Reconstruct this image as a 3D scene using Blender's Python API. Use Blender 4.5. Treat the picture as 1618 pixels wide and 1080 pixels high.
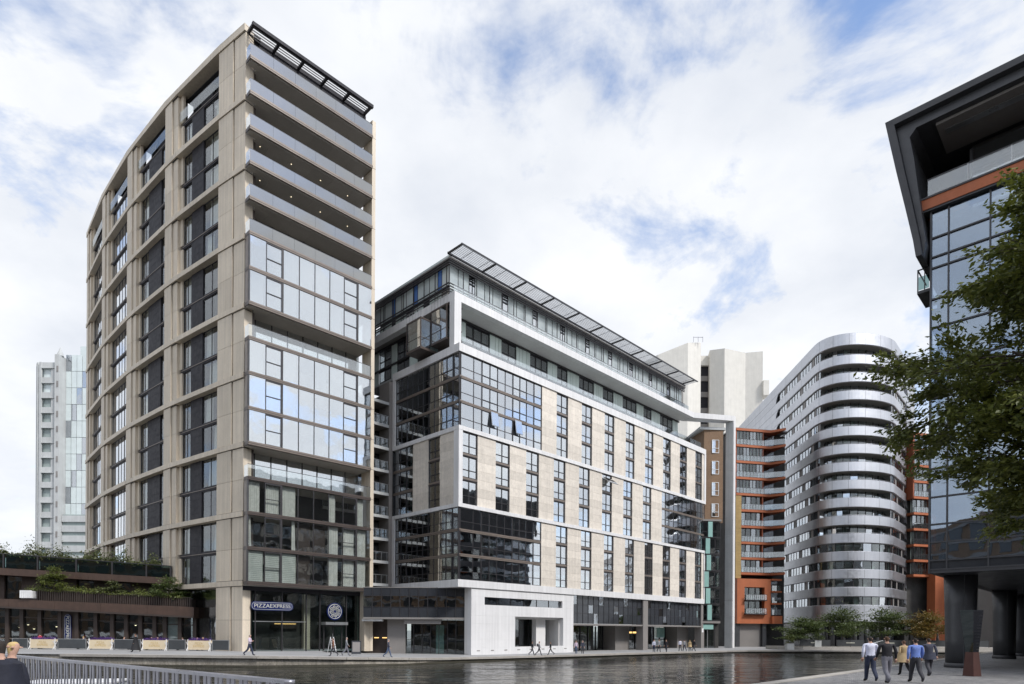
import bpy, bmesh, math, random
import numpy as np
from mathutils import Vector, Matrix
S = bpy.context.scene
for o in list(bpy.data.objects): bpy.data.objects.remove(o)
C = S.collection
PI = math.pi
rnd = random.Random(7)
# ---------------------------------------------------------------- camera
EYE = 1.9
cd = bpy.data.cameras.new('camera'); cam = bpy.data.objects.new('camera', cd); C.objects.link(cam)
cd.sensor_width = 36.0; cd.lens = 36.0*990/1618; cd.shift_y = 455/1618.0; cd.clip_start = 0.2; cd.clip_end = 4000
cam.matrix_world = Matrix.Translation((0, 0, EYE)) @ Matrix.Rotation(PI/2, 4, 'X') @ Matrix.Rotation(0.006, 4, 'Z')
S.camera = cam
# ---------------------------------------------------------------- sky and sun
SUN_EL, SUN_AZ = math.radians(46), math.radians(128)      # azimuth clockwise from +Y
W = bpy.data.worlds.new('World'); S.world = W; W.use_nodes = True
nt = W.node_tree; nt.nodes.clear(); N = nt.nodes; Lk = nt.links
out = N.new('ShaderNodeOutputWorld'); bg = N.new('ShaderNodeBackground')
sky = N.new('ShaderNodeTexSky'); sky.sky_type = 'NISHITA'; sky.sun_disc = False
sky.sun_elevation = SUN_EL; sky.sun_rotation = SUN_AZ; sky.air_density = 1.0; sky.dust_density = 0.6; sky.ozone_density = 1.5
tc = N.new('ShaderNodeTexCoord'); sep = N.new('ShaderNodeSeparateXYZ'); Lk.new(tc.outputs['Generated'], sep.inputs[0])
def wmath(op, a, b=None, c=None):
    n = N.new('ShaderNodeMath'); n.operation = op
    for i, v in enumerate((a, b, c)):
        if v is None: continue
        if isinstance(v, (int, float)): n.inputs[i].default_value = v
        else: Lk.new(v, n.inputs[i])
    return n.outputs[0]
zz = wmath('MAXIMUM', sep.outputs[2], 0.0); den = wmath('ADD', zz, 0.28)
cx = wmath('DIVIDE', sep.outputs[0], den); cy = wmath('DIVIDE', sep.outputs[1], den)
comb = N.new('ShaderNodeCombineXYZ'); Lk.new(cx, comb.inputs[0]); Lk.new(cy, comb.inputs[1])
def wnoise(scale, detail, rough, off, dist=0.0):
    m = N.new('ShaderNodeMapping'); m.inputs['Location'].default_value = off; Lk.new(comb.outputs[0], m.inputs[0])
    t = N.new('ShaderNodeTexNoise'); t.inputs['Scale'].default_value = scale; t.inputs['Detail'].default_value = detail
    t.inputs['Roughness'].default_value = rough; t.inputs['Distortion'].default_value = dist
    Lk.new(m.outputs[0], t.inputs[0]); return t.outputs[0]
n1 = wnoise(2.2, 8, 0.58, (20.7, 8.8, 2), 0.4); n2 = wnoise(5.5, 6, 0.62, (7.7, 2.2, 0), 0.5); n3 = wnoise(2.3, 7, 0.55, (1.2, 9.4, 4))
dens = wmath('ADD', wmath('MULTIPLY', n1, 0.72), wmath('MULTIPLY', n2, 0.28))
cov = N.new('ShaderNodeMapRange'); cov.interpolation_type = 'SMOOTHSTEP'
cov.inputs['From Min'].default_value = 0.39; cov.inputs['From Max'].default_value = 0.535
Lk.new(dens, cov.inputs['Value'])
hz = N.new('ShaderNodeMapRange'); hz.inputs['From Min'].default_value = 0.0; hz.inputs['From Max'].default_value = 0.62
hz.inputs['To Min'].default_value = 0.8; hz.inputs['To Max'].default_value = 0.0; Lk.new(zz, hz.inputs['Value'])
cv = wmath('MINIMUM', wmath('ADD', wmath('ADD', wmath('MULTIPLY', cov.outputs[0], 0.90), 0.06), hz.outputs[0]), 0.97)
shade = N.new('ShaderNodeMapRange'); shade.inputs['From Min'].default_value = 0.3; shade.inputs['From Max'].default_value = 0.7
shade.inputs['To Min'].default_value = 0.0; shade.inputs['To Max'].default_value = 1.0; Lk.new(n3, shade.inputs['Value'])
cc = N.new('ShaderNodeMix'); cc.data_type = 'RGBA'; cc.inputs[6].default_value = (5.9, 6.2, 6.75, 1); cc.inputs[7].default_value = (8.5, 8.55, 8.6, 1)
Lk.new(shade.outputs[0], cc.inputs[0])
dt = N.new('ShaderNodeVectorMath'); dt.operation = 'DOT_PRODUCT'; Lk.new(tc.outputs['Generated'], dt.inputs[0])
dt.inputs[1].default_value = (math.sin(SUN_AZ)*math.cos(SUN_EL), math.cos(SUN_AZ)*math.cos(SUN_EL), math.sin(SUN_EL))
glow = wmath('MULTIPLY_ADD', wmath('POWER', wmath('MAXIMUM', dt.outputs['Value'], 0.0), 4.0), 0.12, 1.0)
cg = N.new('ShaderNodeVectorMath'); cg.operation = 'SCALE'; Lk.new(cc.outputs[2], cg.inputs[0]); Lk.new(glow, cg.inputs['Scale'])
mx = N.new('ShaderNodeMix'); mx.data_type = 'RGBA'; Lk.new(cv, mx.inputs[0])
sg = N.new('ShaderNodeVectorMath'); sg.operation = 'MULTIPLY'; sg.inputs[1].default_value = (1.75, 1.83, 1.95); Lk.new(sky.outputs[0], sg.inputs[0])
Lk.new(sg.outputs[0], mx.inputs[6]); Lk.new(cg.outputs[0], mx.inputs[7])
Lk.new(mx.outputs[2], bg.inputs[0]); bg.inputs[1].default_value = 0.1; Lk.new(bg.outputs[0], out.inputs[0])
sd = bpy.data.lights.new('sun', 'SUN'); sd.energy = 2.5; sd.angle = math.radians(9); sd.color = (1.0, 0.965, 0.92)
sun = bpy.data.objects.new('sun', sd); C.objects.link(sun)
sdir = Vector((math.sin(SUN_AZ)*math.cos(SUN_EL), math.cos(SUN_AZ)*math.cos(SUN_EL), math.sin(SUN_EL)))
sun.rotation_euler = (-sdir).to_track_quat('-Z', 'Y').to_euler(); sun.location = (30, -60, 90)
vs = S.view_settings; vs.view_transform = 'Standard'; vs.look = 'None'; vs.gamma = 1; vs.exposure = 0.4; vs.use_curve_mapping = False
S.render.engine = 'CYCLES'; S.cycles.max_bounces = 7; S.cycles.transparent_max_bounces = 10; S.cycles.glossy_bounces = 4; S.cycles.diffuse_bounces = 3
S.cycles.caustics_reflective = False; S.cycles.caustics_refractive = False

# ---------------------------------------------------------------- materials
M = {}
def newmat(name):
    m = bpy.data.materials.new(name); m.use_nodes = True; M[name] = m
    return m, m.node_tree.nodes, m.node_tree.links, m.node_tree.nodes['Principled BSDF']
def posnode(n):
    g = n.new('ShaderNodeNewGeometry'); return g.outputs['Position']
def pm(name, col, rough=0.6, metal=0.0, var=0.10, scale=0.6, fine=0.05, fscale=9.0, bump=0.0, bscale=20.0, spec=0.5, streak=0.0, coat=0.0, rv=0.05):
    m, n, l, p = newmat(name)
    P = posnode(n)
    def noise(sc, det=4):
        t = n.new('ShaderNodeTexNoise'); t.inputs['Scale'].default_value = sc; t.inputs['Detail'].default_value = det
        l.new(P, t.inputs[0]); return t.outputs[0]
    def mr(v, a, b):
        r = n.new('ShaderNodeMapRange'); r.inputs['From Min'].default_value = 0.3; r.inputs['From Max'].default_value = 0.7
        r.inputs['To Min'].default_value = a; r.inputs['To Max'].default_value = b; l.new(v, r.inputs['Value']); return r.outputs[0]
    def mul(a, b):
        x = n.new('ShaderNodeMath'); x.operation = 'MULTIPLY'; l.new(a, x.inputs[0]); l.new(b, x.inputs[1]); return x.outputs[0]
    f = mul(mr(noise(scale), 1-var, 1+var), mr(noise(fscale, 3), 1-fine, 1+fine))
    if streak:
        mp = n.new('ShaderNodeMapping'); mp.inputs['Scale'].default_value = (3.5, 3.5, 0.12); l.new(P, mp.inputs[0])
        t = n.new('ShaderNodeTexNoise'); t.inputs['Scale'].default_value = 1.0; t.inputs['Detail'].default_value = 5; l.new(mp.outputs[0], t.inputs[0])
        f = mul(f, mr(t.outputs[0], 1-streak, 1+streak*0.5))
    oi = n.new('ShaderNodeObjectInfo')
    rr = n.new('ShaderNodeMapRange'); rr.inputs['To Min'].default_value = 1-rv; rr.inputs['To Max'].default_value = 1+rv; l.new(oi.outputs['Random'], rr.inputs['Value'])
    f = mul(f, rr.outputs[0])
    v = n.new('ShaderNodeVectorMath'); v.operation = 'SCALE'; v.inputs[0].default_value = col; l.new(f, v.inputs['Scale'])
    l.new(v.outputs[0], p.inputs['Base Color'])
    l.new(mr(noise(2.5, 3), max(rough-0.08, 0.02), min(rough+0.08, 1)), p.inputs['Roughness'])
    p.inputs['Metallic'].default_value = metal; p.inputs['Specular IOR Level'].default_value = spec
    p.inputs['Coat Weight'].default_value = coat
    if bump:
        b = n.new('ShaderNodeBump'); b.inputs['Strength'].default_value = bump; b.inputs['Distance'].default_value = 0.02
        l.new(noise(bscale, 5), b.inputs['Height']); l.new(b.outputs[0], p.inputs['Normal'])
    return m
def glass(name, tint, f0=0.25, f1=0.95, wob=0.05, gcol=(0.93, 0.96, 1.0), wscale=0.45):
    m, n, l, p = newmat(name); n.remove(p)
    o = n['Material Output']
    lw = n.new('ShaderNodeLayerWeight'); lw.inputs['Blend'].default_value = 0.5
    pw = n.new('ShaderNodeMath'); pw.operation = 'POWER'; pw.inputs[1].default_value = 2.2; l.new(lw.outputs['Facing'], pw.inputs[0])
    mr = n.new('ShaderNodeMapRange'); mr.inputs['To Min'].default_value = f0; mr.inputs['To Max'].default_value = f1; l.new(pw.outputs[0], mr.inputs['Value'])
    tr = n.new('ShaderNodeBsdfTransparent'); tr.inputs[0].default_value = (*tint, 1)
    gl = n.new('ShaderNodeBsdfGlossy'); gl.inputs['Roughness'].default_value = 0.015; gl.inputs[0].default_value = (*gcol, 1)
    t = n.new('ShaderNodeTexNoise'); t.inputs['Scale'].default_value = wscale; t.inputs['Detail'].default_value = 2; l.new(posnode(n), t.inputs[0])
    oi = n.new('ShaderNodeObjectInfo')
    # each pane is set a hair differently in its frame
    g = n.new('ShaderNodeNewGeometry'); va = n.new('ShaderNodeVectorMath'); va.operation = 'ADD'
    wn = n.new('ShaderNodeTexWhiteNoise'); wn.noise_dimensions = '1D'; l.new(oi.outputs['Random'], wn.inputs['W'])
    vsb = n.new('ShaderNodeVectorMath'); vsb.operation = 'SUBTRACT'; vsb.inputs[1].default_value = (0.5, 0.5, 0.5); l.new(wn.outputs['Color'], vsb.inputs[0])
    vsc = n.new('ShaderNodeVectorMath'); vsc.operation = 'SCALE'; vsc.inputs['Scale'].default_value = 0.009; l.new(vsb.outputs[0], vsc.inputs[0])
    l.new(g.outputs['Normal'], va.inputs[0]); l.new(vsc.outputs[0], va.inputs[1])
    b = n.new('ShaderNodeBump'); b.inputs['Strength'].default_value = wob; b.inputs['Distance'].default_value = 0.3
    l.new(t.outputs[0], b.inputs['Height']); l.new(va.outputs[0], b.inputs['Normal']); l.new(b.outputs[0], gl.inputs['Normal'])
    mix = n.new('ShaderNodeMixShader'); l.new(mr.outputs[0], mix.inputs[0]); l.new(tr.outputs[0], mix.inputs[1]); l.new(gl.outputs[0], mix.inputs[2])
    l.new(mix.outputs[0], o.inputs[0]); return m
m_ = pm('rail_glass_grey', (0.125, 0.135, 0.14), 0.10, var=0.10, scale=0.5, spec=0.8, coat=1.0); m_.node_tree.nodes['Principled BSDF'].inputs['Coat IOR'].default_value = 2.3; m_.node_tree.nodes['Principled BSDF'].inputs['Coat Roughness'].default_value = 0.02; m_.node_tree.nodes['Principled BSDF'].inputs['Coat Tint'].default_value = (1.0, 0.97, 0.92, 1)
def emit(name, col, st):
    m, n, l, p = newmat(name); p.inputs['Base Color'].default_value = (*col, 1)
    p.inputs['Emission Color'].default_value = (*col, 1); p.inputs['Emission Strength'].default_value = st; return m
pm('beige', (0.62, 0.54, 0.43), 0.55, var=0.05, streak=0.14, fine=0.05, rv=.09)
pm('bronze', (0.085, 0.066, 0.058), 0.42, metal=0.2, var=0.1)
pm('bronze_lt', (0.20, 0.165, 0.14), 0.4, metal=0.2, var=0.08)
pm('soffit', (0.42, 0.40, 0.37), 0.6, var=0.06)
pm('dark_panel', (0.026, 0.025, 0.031), 0.6, var=0.12, spec=0.25)
pm('mullion', (0.035, 0.033, 0.036), 0.4)
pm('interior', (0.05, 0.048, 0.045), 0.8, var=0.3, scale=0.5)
pm('white', (0.73, 0.725, 0.725), 0.6, rv=.015, var=0.04, streak=0.10, fine=0.02)
pm('white_side', (0.70, 0.69, 0.68), 0.45, var=0.03, streak=0.06, fine=0.02)
pm('stone', (0.70, 0.64, 0.56), 0.7, rv=.09, streak=.08, var=0.07, scale=1.8, fine=0.07, fscale=6, bump=0.15, bscale=14)
pm('grey_clad', (0.23, 0.215, 0.205), 0.5, var=0.06)
pm('spandrel', (0.04, 0.044, 0.052), 0.12, var=0.08, spec=0.6)
pm('sky_reflection_blue', (0.10, 0.22, 0.55), 0.12, var=0.06, spec=0.9, coat=0.4)
pm('pale_glass', (0.62, 0.69, 0.69), 0.15, var=0.06, spec=0.9, coat=0.4)
pm('pale_green', (0.68, 0.78, 0.74), 0.18, var=0.08, spec=0.9, coat=0.4)
pm('teal', (0.30, 0.50, 0.46), 0.2, var=0.06, spec=0.8)
pm('aluminium', (0.42, 0.43, 0.44), 0.35, metal=0.7)
pm('curtain', (0.66, 0.67, 0.63), 0.9, var=0.1, scale=3)
pm('curtain_dim', (0.42, 0.46, 0.42), 0.9, var=0.15, scale=3)
pm('blind', (0.64, 0.69, 0.65), 0.8)
pm('brick_brown', (0.22, 0.14, 0.085), 0.8, var=0.12, fscale=12, fine=0.2)
pm('brick_yellow', (0.42, 0.29, 0.12), 0.8, var=0.12, fscale=12, fine=0.2)
pm('orange', (0.42, 0.125, 0.05), 0.6, var=0.07, streak=0.06)
pm('orange_dark', (0.36, 0.10, 0.045), 0.6, var=0.07)
pm('silver', (0.54, 0.55, 0.58), 0.46, metal=1.0, var=0.04, fine=0.02, streak=.05)
pm('concrete_pale', (0.68, 0.66, 0.61), 0.8, var=0.05, streak=0.05)
pm('concrete_grey', (0.50, 0.515, 0.515), 0.8, var=0.07, streak=0.08)
pm('hazy_window', (0.30, 0.355, 0.345), 0.3)
pm('charcoal', (0.055, 0.056, 0.062), 0.5, var=0.08)
pm('column_grey', (0.07, 0.072, 0.078), 0.42, var=0.07, metal=0.3)
pm('timber', (0.075, 0.045, 0.033), 0.5, var=0.15, scale=1.5, streak=0.12)
pm('timber_dark', (0.05, 0.036, 0.03), 0.6, var=0.15)
pm('paving', (0.30, 0.30, 0.30), 0.75, var=0.10, scale=0.3, fine=0.08, bump=0.2)
pm('coping', (0.40, 0.375, 0.34), 0.7, var=0.12, scale=0.8, fine=0.1, bump=0.3)
pm('algae', (0.06, 0.055, 0.04), 0.6, var=0.3, scale=0.9, fine=0.3)
pm('quay_wall', (0.33, 0.30, 0.255), 0.8, var=0.3, scale=0.7, fine=0.25, bump=0.5, streak=0.3)
pm('rail_grey', (0.36, 0.36, 0.40), 0.35, metal=0.6)
pm('rust', (0.085, 0.035, 0.028), 0.7, var=0.2)
pm('bark', (0.07, 0.055, 0.045), 0.9, var=0.2, bump=0.5)
pm('cream', (0.72, 0.60, 0.42), 0.8, var=0.04)
pm('gold', (0.55, 0.40, 0.17), 0.7)
pm('purple', (0.10, 0.045, 0.22), 0.7, var=0.3, scale=8)
pm('screen_dark', (0.05, 0.055, 0.06), 0.6, var=0.2)
pm('white_paint', (0.8, 0.8, 0.8), 0.4)
pm('sign_blue', (0.004, 0.014, 0.095), 0.6, spec=0.2)
pm('sign_text', (0.55, 0.55, 0.47), 0.5)
pm('tile_dark', (0.02, 0.021, 0.026), 0.2, spec=0.6)
emit('lamp_warm', (1.0, 0.62, 0.22), 1.2)
emit('lamp_spot', (1.0, 0.86, 0.58), 2.0)
glass('glass', (0.80, 0.84, 0.83), 0.55, 1.0, 0.035)
glass('glass_dark', (0.70, 0.74, 0.75), 0.24, 0.95, 0.035)
glass('glass_shop', (0.80, 0.84, 0.83), 0.07, 0.9, 0.04)
glass('glass_bay', (0.86, 0.88, 0.87), 0.05, 0.40, 0.035)
glass('glass_clear', (0.935, 0.95, 0.942), 0.12, 0.9, 0.05)
glass('glass_rail', (0.93, 0.955, 0.95), 0.17, 0.8, 0.03)
glass('glass_mirror', (0.62, 0.66, 0.68), 0.50, 1.0, 0.028)
glass('glass_office', (0.62, 0.66, 0.68), 0.34, 1.0, 0.03, (0.72, 0.84, 1.0))
glass('glass_teal', (0.48, 0.60, 0.59), 0.05, 0.7, 0.03)
def leafmat(name, a, b):
    m, n, l, p = newmat(name); oi = n.new('ShaderNodeTexNoise'); oi.inputs['Scale'].default_value = 2.2; l.new(posnode(n), oi.inputs[0])
    at = n.new('ShaderNodeAttribute'); at.attribute_name = 'leafv'
    ad = n.new('ShaderNodeMath'); ad.operation = 'MULTIPLY_ADD'; ad.inputs[1].default_value = 0.7; l.new(at.outputs['Fac'], ad.inputs[0])
    ms = n.new('ShaderNodeMath'); ms.operation = 'MULTIPLY'; ms.inputs[1].default_value = 0.3; l.new(oi.outputs[0], ms.inputs[0]); l.new(ms.outputs[0], ad.inputs[2])
    mix = n.new('ShaderNodeMix'); mix.data_type = 'RGBA'; mix.inputs[6].default_value = (*a, 1); mix.inputs[7].default_value = (*b, 1); l.new(ad.outputs[0], mix.inputs[0])
    l.new(mix.outputs[2], p.inputs['Base Color']); p.inputs['Roughness'].default_value = 0.5
    tl = n.new('ShaderNodeBsdfTranslucent'); l.new(mix.outputs[2], tl.inputs[0])
    ms2 = n.new('ShaderNodeMixShader'); ms2.inputs[0].default_value = 0.25; l.new(p.outputs[0], ms2.inputs[1]); l.new(tl.outputs[0], ms2.inputs[2])
    l.new(ms2.outputs[0], n['Material Output'].inputs[0]); return m
leafmat('leaf_big', (0.05, 0.078, 0.016), (0.22, 0.235, 0.045))
leafmat('leaf_green', (0.045, 0.075, 0.022), (0.13, 0.165, 0.045))
leafmat('leaf_autumn', (0.10, 0.10, 0.02), (0.26, 0.15, 0.03))
leafmat('leaf_grass', (0.05, 0.075, 0.025), (0.14, 0.15, 0.05))
leafmat('leaf_lime', (0.07, 0.10, 0.02), (0.17, 0.19, 0.04))
# setts: small paving stones
def settmat():
    m, n, l, p = newmat('setts'); P = posnode(n)
    mp = n.new('ShaderNodeMapping'); mp.inputs['Rotation'].default_value = (0, 0, math.radians(45.5)); l.new(P, mp.inputs[0])
    br = n.new('ShaderNodeTexBrick'); br.inputs['Scale'].default_value = 1.0; br.inputs['Brick Width'].default_value = 0.22; br.inputs['Row Height'].default_value = 0.12
    br.inputs['Mortar Size'].default_value = 0.012; br.inputs['Mortar Smooth'].default_value = 0.4; br.inputs['Color1'].default_value = (0.17, 0.17, 0.18, 1); br.inputs['Color2'].default_value = (0.33, 0.325, 0.32, 1); br.inputs['Mortar'].default_value = (0.07, 0.068, 0.065, 1)
    l.new(mp.outputs[0], br.inputs[0])
    t = n.new('ShaderNodeTexNoise'); t.inputs['Scale'].default_value = 0.5; t.inputs['Detail'].default_value = 6; l.new(P, t.inputs[0])
    r = n.new('ShaderNodeMapRange'); r.inputs['To Min'].default_value = 0.6; r.inputs['To Max'].default_value = 1.35; l.new(t.outputs[0], r.inputs['Value'])
    v = n.new('ShaderNodeVectorMath'); v.operation = 'SCALE'; l.new(br.outputs[0], v.inputs[0]); l.new(r.outputs[0], v.inputs['Scale']); l.new(v.outputs[0], p.inputs['Base Color'])
    b = n.new('ShaderNodeBump'); b.inputs['Strength'].default_value = 0.6; b.inputs['Distance'].default_value = 0.02; b.invert = True
    l.new(br.outputs['Fac'], b.inputs['Height']); l.new(b.outputs[0], p.inputs['Normal']); p.inputs['Roughness'].default_value = 0.7
settmat()
def watermat():
    m, n, l, p = newmat('water'); P = posnode(n)
    p.inputs['Base Color'].default_value = (0.012, 0.014, 0.011, 1); p.inputs['Roughness'].default_value = 0.03; p.inputs['IOR'].default_value = 1.33
    def nz(sx, sy, det, ang):
        mp = n.new('ShaderNodeMapping'); mp.inputs['Scale'].default_value = (sx, sy, 1); mp.inputs['Rotation'].default_value = (0, 0, ang); l.new(P, mp.inputs[0])
        t = n.new('ShaderNodeTexNoise'); t.inputs['Scale'].default_value = 1; t.inputs['Detail'].default_value = det; t.inputs['Roughness'].default_value = 0.55; l.new(mp.outputs[0], t.inputs[0]); return t.outputs[0]
    a1 = n.new('ShaderNodeMath'); a1.operation = 'MULTIPLY_ADD'; l.new(nz(0.45, 1.0, 2, 0.15), a1.inputs[0]); a1.inputs[1].default_value = 0.5; l.new(nz(0.14, 0.34, 2, 0.05), a1.inputs[2])
    a = n.new('ShaderNodeMath'); a.operation = 'MULTIPLY_ADD'; l.new(nz(1.7, 3.2, 2, -0.2), a.inputs[0]); a.inputs[1].default_value = 0.16; l.new(a1.outputs[0], a.inputs[2])
    b = n.new('ShaderNodeBump'); b.inputs['Strength'].default_value = 1.0; b.inputs['Distance'].default_value = 0.22
    l.new(a.outputs[0], b.inputs['Height']); l.new(b.outputs[0], p.inputs['Normal'])
watermat()

# ---------------------------------------------------------------- building blocks
def link(name, data, parent=None):
    o = bpy.data.objects.new(name, data); C.objects.link(o)
    if parent is not None: o.parent = parent
    return o
def tag(o, label, cat, group=None, kind=None):
    if label: o['label'] = label
    if cat: o['category'] = cat
    if group: o['group'] = group
    if kind: o['kind'] = kind
    return o
def thing(name, label, cat, loc=(0, 0, 0), rot=0.0, group=None):
    o = link(name, None); o.location = loc; o.rotation_euler = (0, 0, rot); o.empty_display_size = 0.5
    return tag(o, label, cat, group)
_box = {}
BF = [(0, 3, 2, 1), (4, 5, 6, 7), (0, 1, 5, 4), (1, 2, 6, 5), (2, 3, 7, 6), (3, 0, 4, 7)]
def boxmesh(dx, dy, dz, mat):
    k = (round(dx, 3), round(dy, 3), round(dz, 3), mat)
    if k not in _box:
        x, y, z = dx/2, dy/2, dz/2
        me = bpy.data.meshes.new('box'); me.from_pydata([(-x, -y, -z), (x, -y, -z), (x, y, -z), (-x, y, -z), (-x, -y, z), (x, -y, z), (x, y, z), (-x, y, z)], [], BF)
        me.materials.append(M[mat]); _box[k] = me
    return _box[k]
def box(name, par, x0, x1, y0, y1, z0, z1, mat, off=(0, 0, 0)):
    o = link(name, boxmesh(abs(x1-x0), abs(y1-y0), abs(z1-z0), mat), par)
    o.location = ((x0+x1)/2-off[0], (y0+y1)/2-off[1], (z0+z1)/2-off[2]); return o
def sub(name, par, x0, x1, y0, y1, z0, z1, mat):
    """a sub-part given in the building's coordinates under a part that is not rotated"""
    l = par.location; return box(name, par, x0, x1, y0, y1, z0, z1, mat, (l.x, l.y, l.z))
class MB:
    """collects boxes, bars and faces into ONE mesh"""
    def __init__(s): s.v = []; s.f = []; s.m = []; s.cur = 0
    def box(s, x0, x1, y0, y1, z0, z1):
        b = len(s.v); s.v += [(x0, y0, z0), (x1, y0, z0), (x1, y1, z0), (x0, y1, z0), (x0, y0, z1), (x1, y0, z1), (x1, y1, z1), (x0, y1, z1)]
        s.f += [tuple(b+i for i in f) for f in BF]; s.m += [s.cur]*6; return s
    def bar(s, p, q, w, h=None, up=(0, 0, 1)):
        h = h or w; p = Vector(p); q = Vector(q); d = (q-p).normalized(); u = Vector(up)
        if abs(d.dot(u)) > 0.95: u = Vector((1, 0, 0))
        a = d.cross(u).normalized()*w/2; c = a.cross(d).normalized()*h/2
        b = len(s.v); s.v += [tuple(x) for x in (p-a-c, p+a-c, p+a+c, p-a+c, q-a-c, q+a-c, q+a+c, q-a+c)]
        s.f += [tuple(b+i for i in f) for f in BF]; s.m += [s.cur]*6; return s
    def prism(s, pts, z0, z1):
        b = len(s.v); n = len(pts); s.v += [(x, y, z0) for x, y in pts]+[(x, y, z1) for x, y in pts]
        s.f += [tuple(b+n-1-i for i in range(n)), tuple(b+n+i for i in range(n))]+[(b+i, b+(i+1) % n, b+n+(i+1) % n, b+n+i) for i in range(n)]
        s.m += [s.cur]*(n+2); return s
    def tube(s, pts, rads, n=8):
        b = len(s.v); pts = [Vector(p) for p in pts]; k = len(pts)
        for i, p in enumerate(pts):
            d = (pts[min(i+1, k-1)]-pts[max(i-1, 0)]).normalized(); u = Vector((0, 0, 1)) if abs(d.z) < 0.9 else Vector((1, 0, 0))
            a = d.cross(u).normalized(); c = a.cross(d)
            for j in range(n):
                t = 2*PI*j/n; s.v.append(tuple(p+(a*math.cos(t)+c*math.sin(t))*rads[i]))
        for i in range(k-1):
            for j in range(n): s.f.append((b+i*n+j, b+i*n+(j+1) % n, b+(i+1)*n+(j+1) % n, b+(i+1)*n+j))
        s.f += [tuple(b+n-1-j for j in range(n)), tuple(b+(k-1)*n+j for j in range(n))]; s.m += [s.cur]*((k-1)*n+2); return s
    def lathe(s, prof, n=20, c=(0, 0)):
        b = len(s.v); k = len(prof)
        for r, z in prof:
            for j in range(n): t = 2*PI*j/n; s.v.append((c[0]+r*math.cos(t), c[1]+r*math.sin(t), z))
        for i in range(k-1):
            for j in range(n): s.f.append((b+i*n+j, b+i*n+(j+1) % n, b+(i+1)*n+(j+1) % n, b+(i+1)*n+j))
        s.f += [tuple(b+n-1-j for j in range(n)), tuple(b+(k-1)*n+j for j in range(n))]; s.m += [s.cur]*((k-1)*n+2); return s
    def mesh(s, mats):
        me = bpy.data.meshes.new('mesh'); me.from_pydata(s.v, [], s.f)
        for m in ([mats] if isinstance(mats, str) else mats): me.materials.append(M[m])
        if max(s.m, default=0): me.polygons.foreach_set('material_index', s.m)
        me.update(); return me
    def build(s, name, mats, par=None, smooth=False, loc=None):
        me = s.mesh(mats)
        if smooth: me.polygons.foreach_set('use_smooth', [True]*len(me.polygons))
        o = link(name, me, par)
        if loc is not None: o.location = loc
        return o
def sweep(name, par, path, nrm, prof, mat, smooth=True, closed=True, i0=0, i1=None):
    """sweep a closed (depth inward, z) profile along plan points"""
    i1 = len(path) if i1 is None else i1; v = []; f = []; k = len(prof)
    for i in range(i0, i1):
        p, n = path[i], nrm[i]
        for d, z in prof: v.append((p[0]-n[0]*d, p[1]-n[1]*d, z))
    m = i1-i0
    for i in range(m-1):
        for j in range(k): f.append((i*k+j, (i+1)*k+j, (i+1)*k+(j+1) % k, i*k+(j+1) % k))
    f += [tuple(range(k)), tuple((m-1)*k+k-1-j for j in range(k))]
    me = bpy.data.meshes.new('sweep'); me.from_pydata(v, [], f); me.materials.append(M[mat]); me.update()
    bm = bmesh.new(); bm.from_mesh(me); bmesh.ops.recalc_face_normals(bm, faces=bm.faces); bm.to_mesh(me); bm.free()
    return link(name, me, par)
RXV = Vector((0.7009, 0.7133)); LXV = Vector((-0.7133, 0.7009)); ROT = math.atan2(0.7133, 0.7009)
def loc2w(o, u, v): return (o[0]+u*RXV.x+v*LXV.x, o[1]+u*RXV.y+v*LXV.y)
_cur = {}
def curtain_mesh(w, h, mat, flare=0.0):
    k = (round(w, 2), round(h, 2), mat, flare)
    if k not in _cur:
        n = max(8, int(w/0.06)); v = []; f = []
        for i in range(n+1):
            x = w*i/n; y = 0.045*math.sin(i*1.9)+0.02*math.sin(i*0.7)
            v += [(x*(1-flare*0.5), y*0.6, h), (x, y, 0)]
        f = [(2*i, 2*i+1, 2*i+3, 2*i+2) for i in range(n)]
        me = bpy.data.meshes.new('curtain'); me.from_pydata(v, [], f); me.materials.append(M[mat]); me.polygons.foreach_set('use_smooth', [True]*n); _cur[k] = me
    return _cur[k]
def curtain(par, x, y, z, w, h, mat='curtain', rot=0.0, flare=0.0):
    o = link('curtain', curtain_mesh(w, h, mat, flare), par); o.location = (x, y, z); o.rotation_euler = (0, 0, rot); return o
def textmesh(txt, size, mat, ext=0.01, align='CENTER'):
    cu = bpy.data.curves.new('txt', 'FONT'); cu.body = txt; cu.size = size; cu.extrude = ext; cu.align_x = align; cu.align_y = 'CENTER'
    ob = bpy.data.objects.new('txt', cu); C.objects.link(ob); bpy.context.view_layer.update()
    me = bpy.data.meshes.new_from_object(ob.evaluated_get(bpy.context.evaluated_depsgraph_get())); bpy.data.objects.remove(ob)
    me.materials.clear(); me.materials.append(M[mat]); return me
#--STRUCTURE--
# ---------------------------------------------------------------- ground, quay, water
WZ = -1.2
lip = [(-150, 62, -.3), (-60, 53.5, -.3), (-36.9, 51.2, -.3), (-20.2, 49.6, -.3), (-13.5, 51.2, -.42), (-9.0, 54.6, -.6), (-6.5, 58.2, -.75), (0.0, 64.2, -.82), (14.0, 76.2, -.86), (30.5, 89.0, -.9), (34, 90.3, -.85), (44, 90.6, -.8), (56, 91, -.8), (80, 92, -.8)]
def strip(name, pts, mat, depth=0.0):
    v = []; f = []
    for x, y, z in pts: v += [(x, y, z)]
    return v
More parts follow.
